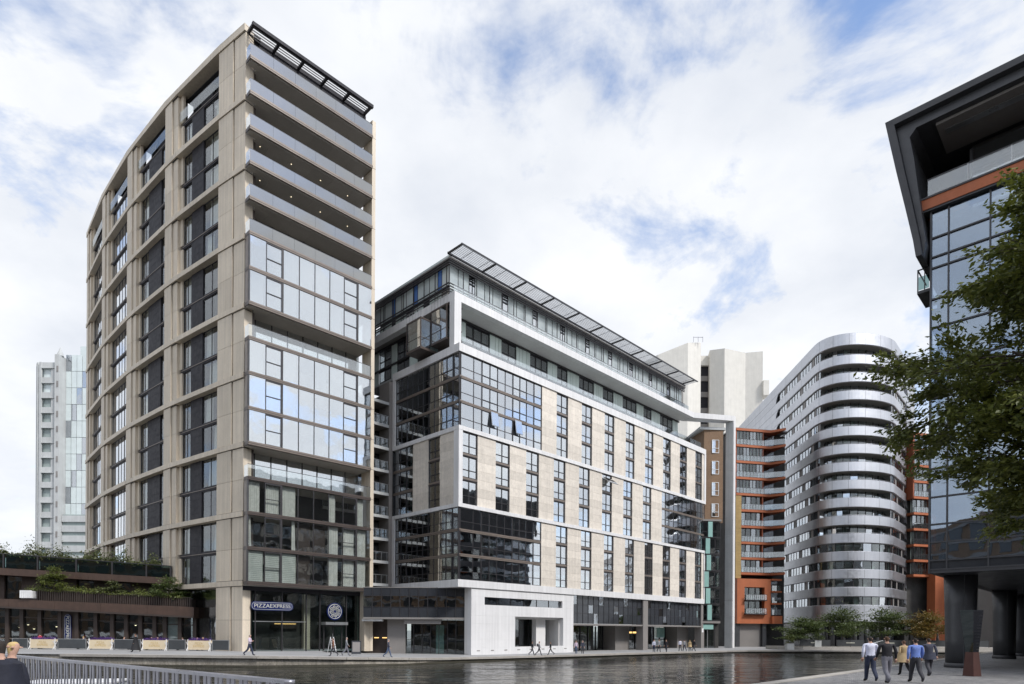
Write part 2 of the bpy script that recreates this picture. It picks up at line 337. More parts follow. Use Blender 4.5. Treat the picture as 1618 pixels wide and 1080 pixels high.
# far bank as one sheet from the quay lip out past every building
v = []; f = []
for i, (x, y, z) in enumerate(lip):
    s = (x+20)/90.0
    v += [(x, y, z), (x*1.0+(-6 if x < -9 else 8 if x > 40 else -11), y+13, z-(0.05 if x > 0 else 0)), (x*6, y*5+900, z)]
for i in range(len(lip)-1):
    a = 3*i
    for k in range(2): f.append((a+k, a+3+k, a+4+k, a+1+k))
me = bpy.data.meshes.new('bank'); me.from_pydata(v, [], f); me.materials.append(M['paving'])
tag(link('pavement', me), None, None, kind='structure')
# quay wall below the lip
v = []; f = []
for x, y, z in lip: v += [(x, y+0.12, z-0.02), (x, y+0.12, -2.6)]
for i in range(len(lip)-1): f.append((2*i, 2*i+1, 2*i+3, 2*i+2))
me = bpy.data.meshes.new('quaywall'); me.from_pydata(v, [], f); me.materials.append(M['quay_wall'])
qw = tag(link('quay_wall', me), None, None, kind='structure')
v = []; f = []
for i_, (x, y, z) in enumerate(lip): zt = WZ+.16+.05*math.sin(i_*2.1); v += [(x, y+0.10, zt), (x, y+0.10, -2.6)]
for i in range(len(lip)-1): f.append((2*i, 2*i+1, 2*i+3, 2*i+2))
me = bpy.data.meshes.new('tide'); me.from_pydata(v, [], f); me.materials.append(M['algae']); link('waterline_band', me, qw)
# coping stones, one by one along the lip
for i in range(2, len(lip)-1):
    a = Vector(lip[i]); b = Vector(lip[i+1]); L = (b-a).length; n = max(1, round(L/2.2)); d = (b-a)/n
    for k in range(n):
        p = a+d*k; q = a+d*(k+1); t = (q-p).normalized(); g = 0.012
        mid = (p+q)/2; o = link('coping_stone', boxmesh(d.length-2*g, 0.75, 0.20, 'coping'), qw)
        o.rotation_euler = (0, -math.asin(t.z), math.atan2(t.y, t.x)); nn = Vector((-t.y, t.x, 0)).normalized()
        o.location = mid+nn*0.30+Vector((0, 0, -0.075+rnd.uniform(-.006, .006)))
# near plaza: edge runs along R through (13.8, 27.7)
E0 = Vector((13.8, 27.7))
def edge(t): p = E0+RXV*t; return (p.x, p.y)
pts = [edge(-60), edge(95), edge(95)[0:1]+(90,), (420, 90), (420, -300), (-200, -300)]
pl = [edge(-60), edge(92), (400, 92.5), (400, -300), (-300, -300), (-300, edge(-60)[1])]
me = bpy.data.meshes.new('plaza'); me.from_pydata([(x, y, 0) for x, y in pl], [], [tuple(range(len(pl)))[::-1]]); me.materials.append(M['setts'])
tag(link('plaza', me), None, None, kind='structure')
v = [(*edge(-60), -0.02), (*edge(92), -0.02), (*edge(92), -2.6), (*edge(-60), -2.6)]
me = bpy.data.meshes.new('plazawall'); me.from_pydata(v, [], [(0, 1, 2, 3)]); me.materials.append(M['quay_wall'])
pw_ = tag(link('plaza_wall', me), None, None, kind='structure')
for k in range(-20, 60):
    p = E0+RXV*(k*1.5+0.75)-LXV*0.22
    o = link('coping_stone', boxmesh(1.48, 0.5, 0.16, 'coping'), pw_); o.location = (p.x, p.y, -0.055); o.rotation_euler = (0, 0, ROT)
me = bpy.data.meshes.new('water'); me.from_pydata([(-300, -40, WZ), (300, -40, WZ), (300, 120, WZ), (-300, 120, WZ)], [], [(0, 1, 2, 3)]); me.materials.append(M['water'])
tag(link('water', me), None, None, kind='structure')

# ================================================================ apartment tower with curved beige frame
T0 = (-25.68, 59.57)
tw = thing('apartment_tower', 'tall beige framed apartment tower with stacked glass balconies on its narrow side', 'building', (*T0, 0), ROT)
ZF = 6.2; ST = 3.3
FY = -1.0                                   # the glazed boxes stand proud of the frame
U0, U1 = 0.06, 13.45; PW = (U1-U0)/8
def fz(k): return ZF+ST*k
# core so that nobody looks through the building
ph0, kap = -0.2, 0.0057
def arc(s):
    n = 24; h = s/n; x = y = 0.0
    for i in range(n):
        a = ph0+kap*(i+.5)*h; x += h*math.sin(a); y += h*math.cos(a)
    return x, y, ph0+kap*s
ARC = 4.37+4*(7.2+3.9)
core = [(arc(s)[0]+2.2*math.cos(arc(s)[2]), arc(s)[1]-2.2*math.sin(arc(s)[2])) for s in np.linspace(2.0, ARC-1, 9)]
core = [(13.6, 2.2)]+[(13.6, core[-1][1])]+core[::-1]
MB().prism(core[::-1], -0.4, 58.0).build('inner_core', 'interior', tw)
for k in range(0, 16):      # floor plates seen behind the glass
    z = fz(k)
    pts = [(U0+.1, FY+0.15), (U1-.05, FY+0.15), (U1-.05, 2.4), (2.2, 2.4), (0.95, 0.6), (0.95, -0.15), (0.12, -0.15)]
    MB().prism(pts, z-0.22, z+0.06).build('floor_slab', 'soffit', tw)
# ---- narrow side
balc = {4: 'terrace', 8: 'terrace', 11: 'b', 12: 'b', 13: 'b', 14: 'b', 15: 'b', 16: 'b'}
solid = lambda k: 1 <= k <= 16 and k not in balc
for k in range(0, 16):      # fascia k is the floor of storey k+1
    z = fz(k)
    bottom = not solid(k)                       # storey below is open
    fb = box('fascia', tw, U0, U1, FY-0.06, FY+0.25, z-0.17, z+0.16, 'bronze' if k < 4 else 'bronze_lt')
    sub('fascia_groove', fb, U0-0.012, U1+0.012, FY-0.075, FY-0.05, z-0.035, z-0.005, 'mullion')
    sub('fascia_end', fb, U0-0.03, U0-0.002, FY-0.04, -0.12, z-0.17, z+0.16, 'bronze')
    if bottom or k == 0:
        for q in range(6):                      # soffit boards
            a = U0+0.05+(U1-U0-0.1)*q/6; b = U0+0.05+(U1-U0-0.1)*(q+1)/6-0.03
            box('soffit_board', tw, max(a, 0.1), b, FY+0.25, -0.16 if q == 0 else 2.0, z-0.23, z-0.16, 'soffit')
            if q == 0: box('soffit_board', tw, 0.97, b, -0.15, 2.0, z-0.23, z-0.16, 'soffit')
dimset = {1: 'blind', 2: 'mixed', 3: 'mixed'}
_fr = {}
for k in range(1, 17):
    z0, z1 = fz(k-1)+0.16, fz(k)-0.17
    if solid(k):
        gm = 'glass' if k > 3 else 'glass_clear'
        # side return of the projecting box
        box('side_panel', tw, U0-0.005, U0+0.03, FY+0.25, -0.16, z0, z1, 'bronze_lt')
        box('corner_post', tw, U0-0.01, U0+0.09, FY-0.03, FY+0.2, z0, z1, 'mullion')
        for i in range(8):
            a, b = U0+PW*i, U0+PW*(i+1)
            if i: box('mullion', tw, a-0.035, a+0.035, FY-0.02, FY+0.12, z0, z1, 'mullion')
            if i in (1, 6):
                fr = MB(); w = 0.09; x0, x1 = a+0.035, b-0.035; zm = z0+(z1-z0)*0.46
                fr.box(x0, x1, FY-0.02, FY+0.1, z1-0.16, z1); fr.box(x0, x1, FY-0.02, FY+0.1, z0, z0+0.05); fr.box(x1-0.13, x1, FY-0.02, FY+0.1, z0+0.05, z1-0.16); fr.box(x0, x1-0.13, FY-0.02, FY+0.08, zm-0.03, zm+0.03)
                wo = fr.build('window', 'mullion', tw)
                box('pane', wo, x0, x1-0.13, FY+0.05, FY+0.07, zm+0.03, z1-0.16, gm); box('pane', wo, x0, x1-0.13, FY+0.05, FY+0.07, z0+0.05, zm-0.03, gm)
            else:
                box('glass_pane', tw, a+0.035, b-0.035, FY+0.02, FY+0.04, z0, z1, gm)
            h = z1-z0-0.1
            if k == 1 and i < 3: 
                nb = 16
                bl = MB()
                for q in range(nb): bl.box(a+0.1, b-0.12, FY+0.22, FY+0.26, z0+0.04+h*q/nb, z0+0.04+h*(q+0.88)/nb)
                bl.build('blind', 'blind', tw)
            elif k <= 3 and i in (0, 1, 2, 5, 6, 7):
                if k == 2 and i in (0, 2): curtain(tw, (a+0.1 if i == 0 else b-0.5), FY+0.35, z0+0.04, 0.4, h, flare=0.5)
                elif k == 2 and i == 1: continue
                elif k == 3 and i == 6: continue
                elif i in (5, 7) and k == 3: curtain(tw, a+0.1, FY+0.35, z0+0.04, 0.85, h)
                else: curtain(tw, a+0.08, FY+0.35, z0+0.04, PW-0.2 if i in (1, 2, 6) else 1.2, h)
            elif k > 3 and rnd.random() < 0.45: curtain(tw, a+0.08, FY+0.35, z0+0.04, PW-0.25, h)
            if k == 1 and i in (3,) or k == 2 and i in (3, 4): box('back_panel', tw, a+0.1, b-0.1, FY+0.5, FY+0.55, z0+.05, z1-.05, 'timber_dark')
    else:
        # open storey: glass balustrade in panels, recessed glazing behind
        top = z0+1.12
        nb = 6 if balc[k] == 'b' else 7
        for q in range(nb):
            a = U0+0.03+(U1-U0-0.06)*q/nb; b = U0+0.03+(U1-U0-0.06)*(q+1)/nb
            box('balustrade_pane', tw, a+0.008, b-0.008, FY, FY+0.025, z0+0.01, top, 'rail_glass_grey' if balc[k] == 'b' else 'glass_rail')
        box('balustrade_pane', tw, U0+0.005, U0+0.03, FY+0.04, -0.13, z0+0.01, top, 'glass_rail')
        box('handrail', tw, U0, U1, FY-0.01, FY+0.04, top, top+0.04, 'mullion')
        zt = fz(k)-0.24 if k < 16 else 58.0
        for q in range(8):
            a = U0+PW*q; b = a+PW
            box('terrace_glazing', tw, a+0.04, b-0.04, 1.5, 1.53, z0+0.02, zt, 'glass' if balc[k] == 'terrace' else 'glass_dark')
            box('mullion', tw, a-0.04, a+0.04, 1.44, 1.6, z0+0.02, zt, 'mullion')
        if balc[k] == 'b':
            for q in range(4):
                if k in (13, 12): 
                    bu = MB().lathe([(0.035, 0), (0.035, 0.03)], 8).build('downlight', 'lamp_spot', tw); bu.location = (U0+1.6+3.2*q, 0.45, fz(k)-0.262)
# roof pergola of the top balcony
pg = MB(); zr = fz(15)+0.16+2.75
pg.box(U0+0.1, U1-0.1, FY-0.3, FY, zr, zr+0.32).box(U0+0.1, U1-0.1, FY+1.25, FY+1.6, zr, zr+0.3)
for q in range(6):
    a = U0+0.12+(U1-U0-0.5)*q/5; pg.box(a, a+0.22, FY, FY+1.25, zr+0.02, zr+0.28)
pgo = pg.build('pergola', 'dark_panel', tw)
for q in range(5):
    a = U0+0.34+(U1-U0-0.5)*q/5; b = a+(U1-U0-0.5)/5-0.22
    for j in range(4): box('louvre', pgo, a, b, FY+0.16+0.28*j, FY+0.22+0.28*j, zr+0.1, zr+0.2, 'mullion')
box('roof_edge', tw, U0+1, U1+0.3, 1.0, 3.0, zr-0.15, zr+0.45, 'dark_panel'); box('roof_fascia', tw, U0+0.1, U1-0.05, FY+1.3, 1.0, zr-0.75, zr-0.01, 'dark_panel')
# right-hand corner pier and its thin edge
pr = box('pier', tw, 13.47, 13.9, FY+0.1, 0.9, -0.5, fz(15)+1.9, 'beige')
for k in range(1, 16): sub('pier_joint', pr, 13.46, 13.91, FY+0.092, FY+0.11, fz(k)-0.015, fz(k)+0.015, 'bronze')
box('pier', tw, 12.85, 13.47, FY+0.12, 0.6, -0.5, fz(0)-0.24, 'beige')
# ---- curved side: piers, beams and recessed bays
def seg(name, par, s0, s1, d0, d1, z0, z1, mat, gap=0.0):
    x0, y0, _ = arc(s0); x1, y1, _ = arc(s1); dx, dy = x1-x0, y1-y0; L = math.hypot(dx, dy)-gap; a = math.atan2(dy, dx)
    nx, ny = dy/math.hypot(dx, dy), -dx/math.hypot(dx, dy)         # inward
    o = link(name, boxmesh(L, abs(d1-d0), z1-z0, mat), par); dm = (d0+d1)/2
    o.location = ((x0+x1)/2+nx*dm, (y0+y1)/2+ny*dm, (z0+z1)/2); o.rotation_euler = (0, 0, a); return o
def subseg(name, par, ds0, ds1, dd0, dd1, z0, z1, mat):
    """sub-part in the frame of a seg() part; ds along, dd depth measured from its centre"""
    o = link(name, boxmesh(ds1-ds0, abs(dd1-dd0), z1-z0, mat), par); o.location = ((ds0+ds1)/2, -(dd0+dd1)/2, (z0+z1)/2); return o
zb = [-0.5]+[ZF+2*ST*k for k in range(9)]
cols = [(0.0, 4.37)]; s = 4.37
bays = []
for k in range(4): bays.append((s, s+8.4)); s += 8.4; cols.append((s, s+2.7)); s += 2.7
for ci, (a, b) in enumerate(cols):
    for k in range(9):
        z0 = zb[k]+(0.0 if k == 0 else 0.30); z1 = zb[k+1]-0.30; zm = (z0+z1)/2
        w = b-a
        for (p0, p1) in ((z0, zm-0.012), (zm+0.012, z1)):
            if ci == 0:
                seg('cladding_panel', tw, a+0.02, a+1.75, 0.05, 0.9, p0, p1, 'beige'); seg('cladding_panel', tw, a+1.95, b, 0.0, 0.9, p0, p1, 'beige')
            else:
                seg('cladding_panel', tw, a, a+w*0.36, 0.14, 0.9, p0, p1, 'beige'); seg('cladding_panel', tw, a+w*0.41, b, 0.0, 0.9, p0, p1, 'beige')
    seg('pier_backing', tw, a+0.1, b-0.1, 0.35, 1.2, -0.5, zb[-1], 'bronze')
for k in range(9):
    z = zb[k+1]
    for ci, (a, b) in enumerate(cols):
        e = seg('beam', tw, a-(0.02 if ci == 0 else 0), b, -0.10, 0.9, z-0.24, z+0.24, 'beige')
    for a, b in bays: seg('beam', tw, a, b, -0.10, 1.2, z-0.24, z+0.24, 'beige', 0.012)
    for ci, (a, b) in enumerate(cols): 
        seg('shadow_gap', tw, a, b, 0.03, 0.8, z+0.24, z+0.30, 'mullion'); seg('shadow_gap', tw, a, b, 0.03, 0.8, z-0.30, z-0.24, 'mullion')
seg('beam', tw, 0.0, ARC, 0.9, 1.5, zb[-1]-0.5, zb[-1]+0.1, 'dark_panel')
for bi, (a, b) in enumerate(bays):
    w = b-a
    lay = [(0.0, 0.06, 'reveal'), (0.06, 0.44, 'win'), (0.44, 0.72, 'panel'), (0.72, 0.93, 'win'), (0.93, 1.0, 'reveal')]
    if bi == 1: lay = [(0.0, 0.05, 'reveal'), (0.05, 0.25, 'win'), (0.25, 0.66, 'panel'), (0.66, 0.93, 'win'), (0.93, 1.0, 'reveal')]
    if bi >= 2: lay = [(0.0, 0.08, 'panel'), (0.08, 0.32, 'win'), (0.32, 0.60, 'win2'), (0.60, 0.92, 'win'), (0.92, 1.0, 'reveal')]
    for st in range(1, 17):
        z0, z1 = fz(st-1), fz(st)
        lo = z0+(0.24 if st % 2 == 1 else 0.2); hi = z1-(0.24 if st % 2 == 0 else 0.2)
        if st % 2 == 1: 
            spn = seg('spandrel', tw, a, b-.25, 0.46, 0.9, z1-0.2, z1+0.2, 'dark_panel'); 
            subseg('spandrel_trim', spn, -w/2+0.14, w/2-0.14, -0.27, -0.232, -0.03, 0.03, 'bronze_lt')
        topst = st == 16
        for (f0, f1, kind) in lay:
            s0, s1 = a+w*f0, a+w*f1
            d = 0.55 if not topst else 1.5
            if kind == 'reveal': seg('reveal_panel', tw, s0, s1, 0.40, 0.65, lo, hi, 'beige' if f0 > 0.5 else 'bronze_lt')
            elif kind == 'panel':
                nq = 4
                for q in range(nq): seg('wall_panel', tw, s0, s1, d-0.05, d+0.05, lo+(hi-lo)*q/nq, lo+(hi-lo)*(q+1)/nq-0.015, 'dark_panel')
            else:
                wn_ = seg('window_frame', tw, s0, s1, d+0.03, d+0.12, lo, hi, 'mullion'); sw = s1-s0; hh = (hi-lo)/2
                wn_.data = _fr.setdefault(('wf', round(sw, 2), round(hi-lo, 2)), None) or wn_.data
                key = ('wfm', round(sw, 2), round(hi-lo, 2))
                if key not in _fr:
                    m_ = MB(); t = 0.06
                    m_.box(-sw/2, -sw/2+t, -.05, .05, -hh, hh).box(sw/2-t, sw/2, -.05, .05, -hh, hh).box(-sw/2+t, sw/2-t, -.05, .05, hh-t, hh).box(-sw/2+t, sw/2-t, -.05, .05, -hh, -hh+t)
                    m_.box(-t/2, t/2, -.04, .04, -hh+t, hh-t)
                    _fr[key] = m_.mesh('mullion')
                wn_.data = _fr[key]
                subseg('pane', wn_, -sw/2+.06, sw/2-.06, -0.01, 0.01, -hh+.06, hh-.06, 'glass_mirror' if kind == 'win2' or bi >= 2 else 'glass_bay')
                if rnd.random() < 0.6:
                    cw = sw*rnd.choice((0.4, 0.5, 0.8)); cu = link('curtain', curtain_mesh(cw, hi-lo-0.1, 'curtain', 0.15), wn_); cu.location = (rnd.choice((-sw/2+0.1, sw/2-cw-0.1)), 0.28 if False else -0.3, -hh+0.05)
        if topst: 
            seg('balustrade_pane', tw, a+0.1, b-0.1, 0.25, 0.28, z0+0.24, z0+1.3, 'glass_bay')
    seg('loggia_wall', tw, a, b, 1.75, 1.85, fz(15)+.2, zb[-1]-.24, 'dark_panel'); seg('loggia_ceiling', tw, a+.05, b-.05, 0.92, 1.74, zb[-1]-.32, zb[-1]-.25, 'charcoal')
    # shop front of the bay at ground level
    seg('shop_glazing', tw, a, b, 1.0, 1.05, -0.45, ZF-0.3, 'glass_shop')
seg('parapet', tw, 0.0, 4.37, -0.1, 0.6, zb[-1]+0.24, zb[-1]+0.42, 'beige')
for ci in range(4):
    seg('parapet', tw, cols[ci+1][0]-8.4, cols[ci+1][1], -0.1, 0.6, zb[-1]+0.24, zb[-1]+0.42, 'beige')
# ---- restaurant at the foot of the narrow side
SY = 0.12
zs = fz(0)-0.3
box('shop_head', tw, U0, 12.85, 0.0, 1.2, zs-0.35, zs+0.05, 'dark_panel')
for i, (a, b) in enumerate([(0.95, 1.3), (1.3, 4.0), (4.0, 6.6), (6.6, 8.1), (8.1, 11.2), (11.2, 12.85)]):
    box('shop_pane', tw, a+0.04, b-0.04, SY, SY+0.03, -0.45, zs-0.35, 'glass_teal' if i in (0, 5) else 'glass_shop')
    box('shop_mullion', tw, b-0.05, b+0.05, SY-0.06, SY+0.1, -0.45, zs-0.35, 'mullion')
box('shop_transom', tw, 1.1, 6.6, SY-0.04, SY+0.06, 2.55, 2.63, 'aluminium')
box('shop_floor', tw, 0.5, 13.4, SY+0.05, 9.0, -0.44, -0.30, 'paving')
box('shop_counter', tw, 3.6, 6.2, 4.5, 5.0, -0.3, 0.9, 'timber'); box('shop_shelf', tw, 3.8, 6.6, 2.0, 2.15, 1.9, 2.35, 'timber_dark')
box('strip_light', tw, 4.1, 6.4, 1.98, 2.02, 2.36, 2.42, 'lamp_warm')
box('inner_pillar', tw, 7.1, 7.8, 1.6, 2.1, -0.3, zs-0.4, 'beige')
dr = MB(); dr.box(8.5, 8.6, SY-0.09, SY+0.02, -0.35, 2.15).box(10.6, 10.7, SY-0.09, SY+0.02, -0.35, 2.15).box(8.5, 10.7, SY-0.09, SY+0.02, 2.15, 2.3).box(9.56, 9.64, SY-0.09, SY+0.02, -0.35, 2.15)
dro = dr.build('door', 'mullion', tw); MB().box(9.50, 9.53, SY-0.16, SY-0.09, 0.4, 1.4).build('door_handle', 'aluminium', dro)
box('door_canopy', tw, 8.3, 10.9, SY-0.9, SY, 2.32, 2.62, 'aluminium')
# signs
sg_ = thing('shop_sign', 'long dark blue oval sign with pale restaurant name on the glass', 'sign', (*loc2w(T0, 2.95, SY-0.12), 4.1), ROT)
def stadium(w, h, n=10):
    p = []
    for i in range(n+1): t = -PI/2+PI*i/n; p.append((w/2-h/2+h/2*math.cos(t), h/2*math.sin(t)))
    for i in range(n+1): t = PI/2+PI*i/n; p.append((-w/2+h/2+h/2*math.cos(t), h/2*math.sin(t)))
    return p
def plate(name, par, w, h, t, mat, y=0.0):
    m_ = MB(); m_.prism(stadium(w, h), 0, t); me = m_.mesh(mat); me.transform(Matrix.Rotation(PI/2, 4, 'X')); o = link(name, me, par); o.location = (0, y, 0); return o
plate('sign_board', sg_, 4.3, 0.86, 0.06, 'sign_blue'); plate('sign_rim', sg_, 4.1, 0.70, 0.012, 'sign_text', -0.06); plate('sign_field', sg_, 4.04, 0.64, 0.014, 'sign_blue', -0.062)
tm = textmesh('PIZZAEXPRESS', 0.56, 'sign_text'); tm.transform(Matrix.Rotation(PI/2, 4, 'X')); o = link('sign_lettering', tm, sg_); o.location = (0, -0.09, 0)
wdt = max(v.co.x for v in tm.vertices)-min(v.co.x for v in tm.vertices); o.scale = (3.65/wdt, 1, 0.95)
lg = thing('round_sign', 'round blue sign with a pale swirling pattern above the restaurant door', 'sign', (*loc2w(T0, 9.75, SY-0.12), 3.75), ROT)
def disc(name, par, r0, t, mat, y, inner=0.0):
    me = MB().lathe([(inner, 0), (r0, 0), (r0, t), (inner, t)] if inner else [(0.001, 0), (r0, 0), (r0, t), (0.001, t)], 36).mesh(mat); me.transform(Matrix.Rotation(PI/2, 4, 'X')); o = link(name, me, par); o.location = (0, y, 0); return o
disc('sign_disc', lg, 0.92, 0.05, 'sign_blue', 0); rg = MB(); rg.tube([(0.76*math.cos(t), 0.76*math.sin(t), 0.01) for t in np.linspace(0, 2*PI, 41)], [0.035]*41, 6); me = rg.mesh('sign_text'); me.transform(Matrix.Rotation(PI/2, 4, 'X')); o = link('sign_ring', me, lg); o.location = (0, -0.05, 0)
scr = MB()
for q in range(8):
    t0 = q*PI/4; pts = []
    for j in range(14):
        r = 0.62-0.036*j; t = t0+0.16*j; pts.append((r*math.cos(t), r*math.sin(t), 0.02))
    scr.tube(pts, [0.028]*14, 5)
    pts = [(0.5*math.cos(t0+.2)+0.11*math.cos(t), 0.5*math.sin(t0+.2)+0.11*math.sin(t), 0.02) for t in np.linspace(0, 5.2, 10)]; scr.tube(pts, [0.025]*10, 5)
me = scr.mesh('sign_text'); me.transform(Matrix.Rotation(PI/2, 4, 'X')); o = link('sign_scrolls', me, lg); o.location = (0, -0.06, 0)

# ================================================================ long white, stone and glass apartment block
C0 = (-5.675, 65.66)
md = thing('apartment_block', 'long white banded apartment block of pale stone piers and dark glass', 'building', (*C0, 0), ROT)
ML = 53.6; MV = 11.9
zS3 = [7.18, 9.78, 12.40, 14.8]; zS2 = [15.2, 17.77, 20.34, 22.9]; zS1 = [23.34, 25.93, 28.52, 31.1]
# core behind the facades
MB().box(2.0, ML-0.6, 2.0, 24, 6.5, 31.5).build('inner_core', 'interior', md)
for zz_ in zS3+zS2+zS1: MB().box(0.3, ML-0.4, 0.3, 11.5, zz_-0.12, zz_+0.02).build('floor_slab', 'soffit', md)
# white bands
def band(z0, z1, u1=ML, pr=0.14, v1=MV):
    n = 14
    for i in range(n):
        a = -pr+(u1+pr)*i/n; b = -pr+(u1+pr)*(i+1)/n
        box('white_band', md, a+(0 if i == 0 else .004), b-0.004, -pr, 0.5, z0, z1, 'white')
    for i in range(4):
        a = 0.5+(v1-0.5)*i/4; b = 0.5+(v1-0.5)*(i+1)/4
        box('white_band', md, -pr, 0.5, a+0.004, b-0.004, z0, z1, 'white')
band(31.1, 31.95); band(22.9, 23.34); band(14.8, 15.2); band(6.4, 7.18)
box('white_post', md, ML-0.5, ML+0.02, -0.138, 0.6, 23.34, 31.1, 'white'); box('white_post', md, ML-0.5, ML+0.02, -0.138, 0.6, 7.18, 14.8, 'white')
box('white_post', md, -0.138, 0.4, 11.42, 11.88, 23.34, 31.1, 'white'); box('white_post', md, -0.138, 0.4, 11.42, 11.88, 7.18, 14.8, 'white')
box('white_post', md, -0.12, 0.44, -0.12, 0.7, 15.2, 22.9, 'white')
box('overhang_soffit', md, 0.4, ML-.1, 0.5, 3.5, 6.42, 6.5, 'soffit'); box('overhang_soffit', md, 0.42, 3.0, 3.5, MV, 6.42, 6.5, 'soffit')
# windows: one frame mesh per size, panes as sub-parts, placed on either face
_wm = {}
def frame_mesh(w, h, kind):
    k = (round(w, 2), round(h, 2), kind)
    if k not in _wm:
        m_ = MB(); t = 0.07; zt = -h/2+h*0.36
        m_.box(-w/2, -w/2+t, -.06, .06, -h/2, h/2).box(w/2-t, w/2, -.06, .06, -h/2, h/2).box(-w/2+t, w/2-t, -.06, .06, h/2-t, h/2).box(-w/2+t, w/2-t, -.06, .06, -h/2, -h/2+t)
        m_.box(-w/2+t, w/2-t, -.08, .05, zt-.035, zt+.035)
        if w > 1.5: m_.box(-.045, .045, -.06, .06, -h/2+t, zt-.035).box(-.045, .045, -.06, .06, zt+.035, h/2-t)
        _wm[k] = m_.mesh('mullion')
    return _wm[k]
def window(par, face, p, q, z0, z1, d=0.18, gm='glass', cur=0.6, cmat='curtain', curd=0.4):
    """face 'R' : p..q along x on y=d ; face 'L' : p..q along y on x=d"""
    w, h = q-p, z1-z0; o = link('window', frame_mesh(w, h, 0), par)
    if face == 'R': o.location = ((p+q)/2, d, (z0+z1)/2)
    else: o.location = (d, (p+q)/2, (z0+z1)/2); o.rotation_euler = (0, 0, -PI/2)
    nn = 2 if w > 1.5 else 1
    for i in range(nn):
        a = -w/2+.07 if i == 0 else .045; b = (-.045 if nn == 2 else w/2-.07) if i == 0 else w/2-.07
        s_ = link('pane', boxmesh(b-a, .02, h-.14, gm), o); s_.location = ((a+b)/2, 0.0, 0)
    if rnd.random() < cur:
        for sd_ in rnd.choice(((0,), (1,), (0, 1), (0, 1))):
            cw = w*rnd.uniform(0.2, 0.42); c_ = link('curtain', curtain_mesh(round(cw, 1), h-0.2, cmat), o); c_.location = (-w/2+.1 if sd_ == 0 else w/2-.1-round(cw, 1), curd, -h/2+.1)
    return o
def stone_pier(face, p, q, z0, z1, n=8):
    for i in range(n):
        a = z0+(z1-z0)*i/n+0.006; b = z0+(z1-z0)*(i+1)/n-0.006
        if face == 'R': box('stone_panel', md, p, q, 0.0, 0.5, a, b, 'stone')
        else: box('stone_panel', md, 0.0, 0.5, p, q, a, b, 'stone')
def win_column(face, p, q, zs_, gm):
    for i in range(3):
        lo = zs_[i]+(0.30 if i else 0.02); hi = zs_[i+1]-0.05
        window(md, face, p, q, lo, hi, gm=gm, cur=0.6 if zs_[0] < 20 else 0.35, cmat='curtain_dim')
        if i:
            m_ = box('spandrel', md, *((p, q, 0.1, 0.4) if face == 'R' else (0.1, 0.4, p, q)), zs_[i]-0.05, zs_[i]+0.30, 'bronze_lt')
            if face == 'R': sub('spandrel_trim', m_, p, q, 0.04, 0.1, zs_[i]-0.02, zs_[i]+0.06, 'mullion')
            else: sub('spandrel_trim', m_, 0.04, 0.1, p, q, zs_[i]-0.02, zs_[i]+0.06, 'mullion')
P1 = [15.7+4.94*k for k in range(8)]; P2 = [0.44+4.93*k for k in range(8)]
for zs_, st0 in ((zS1, 13.0), (zS3, 13.0)):
    prev = st0
    for k, u in enumerate(P1):
        stone_pier('R', prev, u, zs_[0]-0.0, zs_[3]); win_column('R', u, u+2.2, zs_, 'glass'); prev = u+2.2
    stone_pier('R', prev, ML-0.5, zs_[0], zs_[3])
prev = None
for k, u in enumerate(P2):
    if prev is not None: stone_pier('R', prev, u, zS2[0], zS2[3])
    win_column('R', u, u+2.22, zS2, 'glass'); prev = u+2.22
stone_pier('R', prev, 40.1, zS2[0], zS2[3])
stone_pier('L', 0.7, 3.13, zS2[0], zS2[3]); stone_pier('L', 5.24, 8.0, zS2[0], zS2[3]); win_column('L', 3.13, 5.24, zS2, 'glass_dark')
# curtain-wall blocks: (start, end, kind) per storey; w = window, g = grey back-painted pair, c = clear
def glass_block(face, p0, lay, zs_, gm, d=0.10):
    for i in range(3):
        lo, hi = zs_[i]+(0.16 if i else 0.0), zs_[i+1]-(0.14 if i < 2 else 0.0)
        x = p0
        for w, kd in lay:
            a, b = x, x+w; x = b
            if kd == 'w': window(md, face, a+.02, b-.02, lo, hi, d=d, gm=gm, cur=0.75 if zs_[0] < 20 else 0.3, cmat='curtain_dim')
            else:
                zt = lo+(hi-lo)*0.36; mt = ('glass_mirror' if face == 'R' else 'glass_dark') if kd == 'g' else gm
                ar = lambda x0, x1, d0, d1: (x0, x1, d0, d1) if face == 'R' else (d0, d1, x0, x1)
                box('glass_panel', md, *ar(a+.03, b-.03, d, d+.03), lo, zt-.03, mt); box('glass_panel', md, *ar(a+.03, b-.03, d, d+.03), zt+.03, hi, mt)
                box('mullion', md, *ar(b-.03, b+.03, d-.04, d+.1), lo, hi, 'mullion')
                box('transom', md, *ar(a+.03, b-.03, d-.03, d+.08), zt-.03, zt+.03, 'mullion')
                if kd == 'g': box('back_panel', md, *ar(a+.03, b-.03, d+.06, d+.12), lo, hi, 'dark_panel')
        if i:
            ex = box('floor_trim', md, *(ar(p0, x, d-.10, d+.2)), zs_[i]-.14, zs_[i]-.02, 'bronze_lt'); box('floor_trim', md, *(ar(p0, x, d-.06, d+.2)), zs_[i]+.02, zs_[i]+.16, 'bronze_lt')
            box('floor_joint', md, *(ar(p0, x, d-.03, d+.2)), zs_[i]-.02, zs_[i]+.02, 'mullion')
layR = [(.3, 'c'), (1.81, 'g'), (1.16, 'g'), (2.45, 'w'), (1.15, 'g'), (1.2, 'g'), (2.35, 'w'), (1.2, 'g'), (1.38, 'w')]
for zs_ in (zS1, zS3): glass_block('R', 0.0, layR, zs_, 'glass')
layL = [(1.1, 'g'), (2.1, 'w'), (1.05, 'g'), (1.0, 'g'), (1.0, 'g'), (1.0, 'g'), (1.0, 'g'), (1.0, 'g'), (2.17, 'w')]
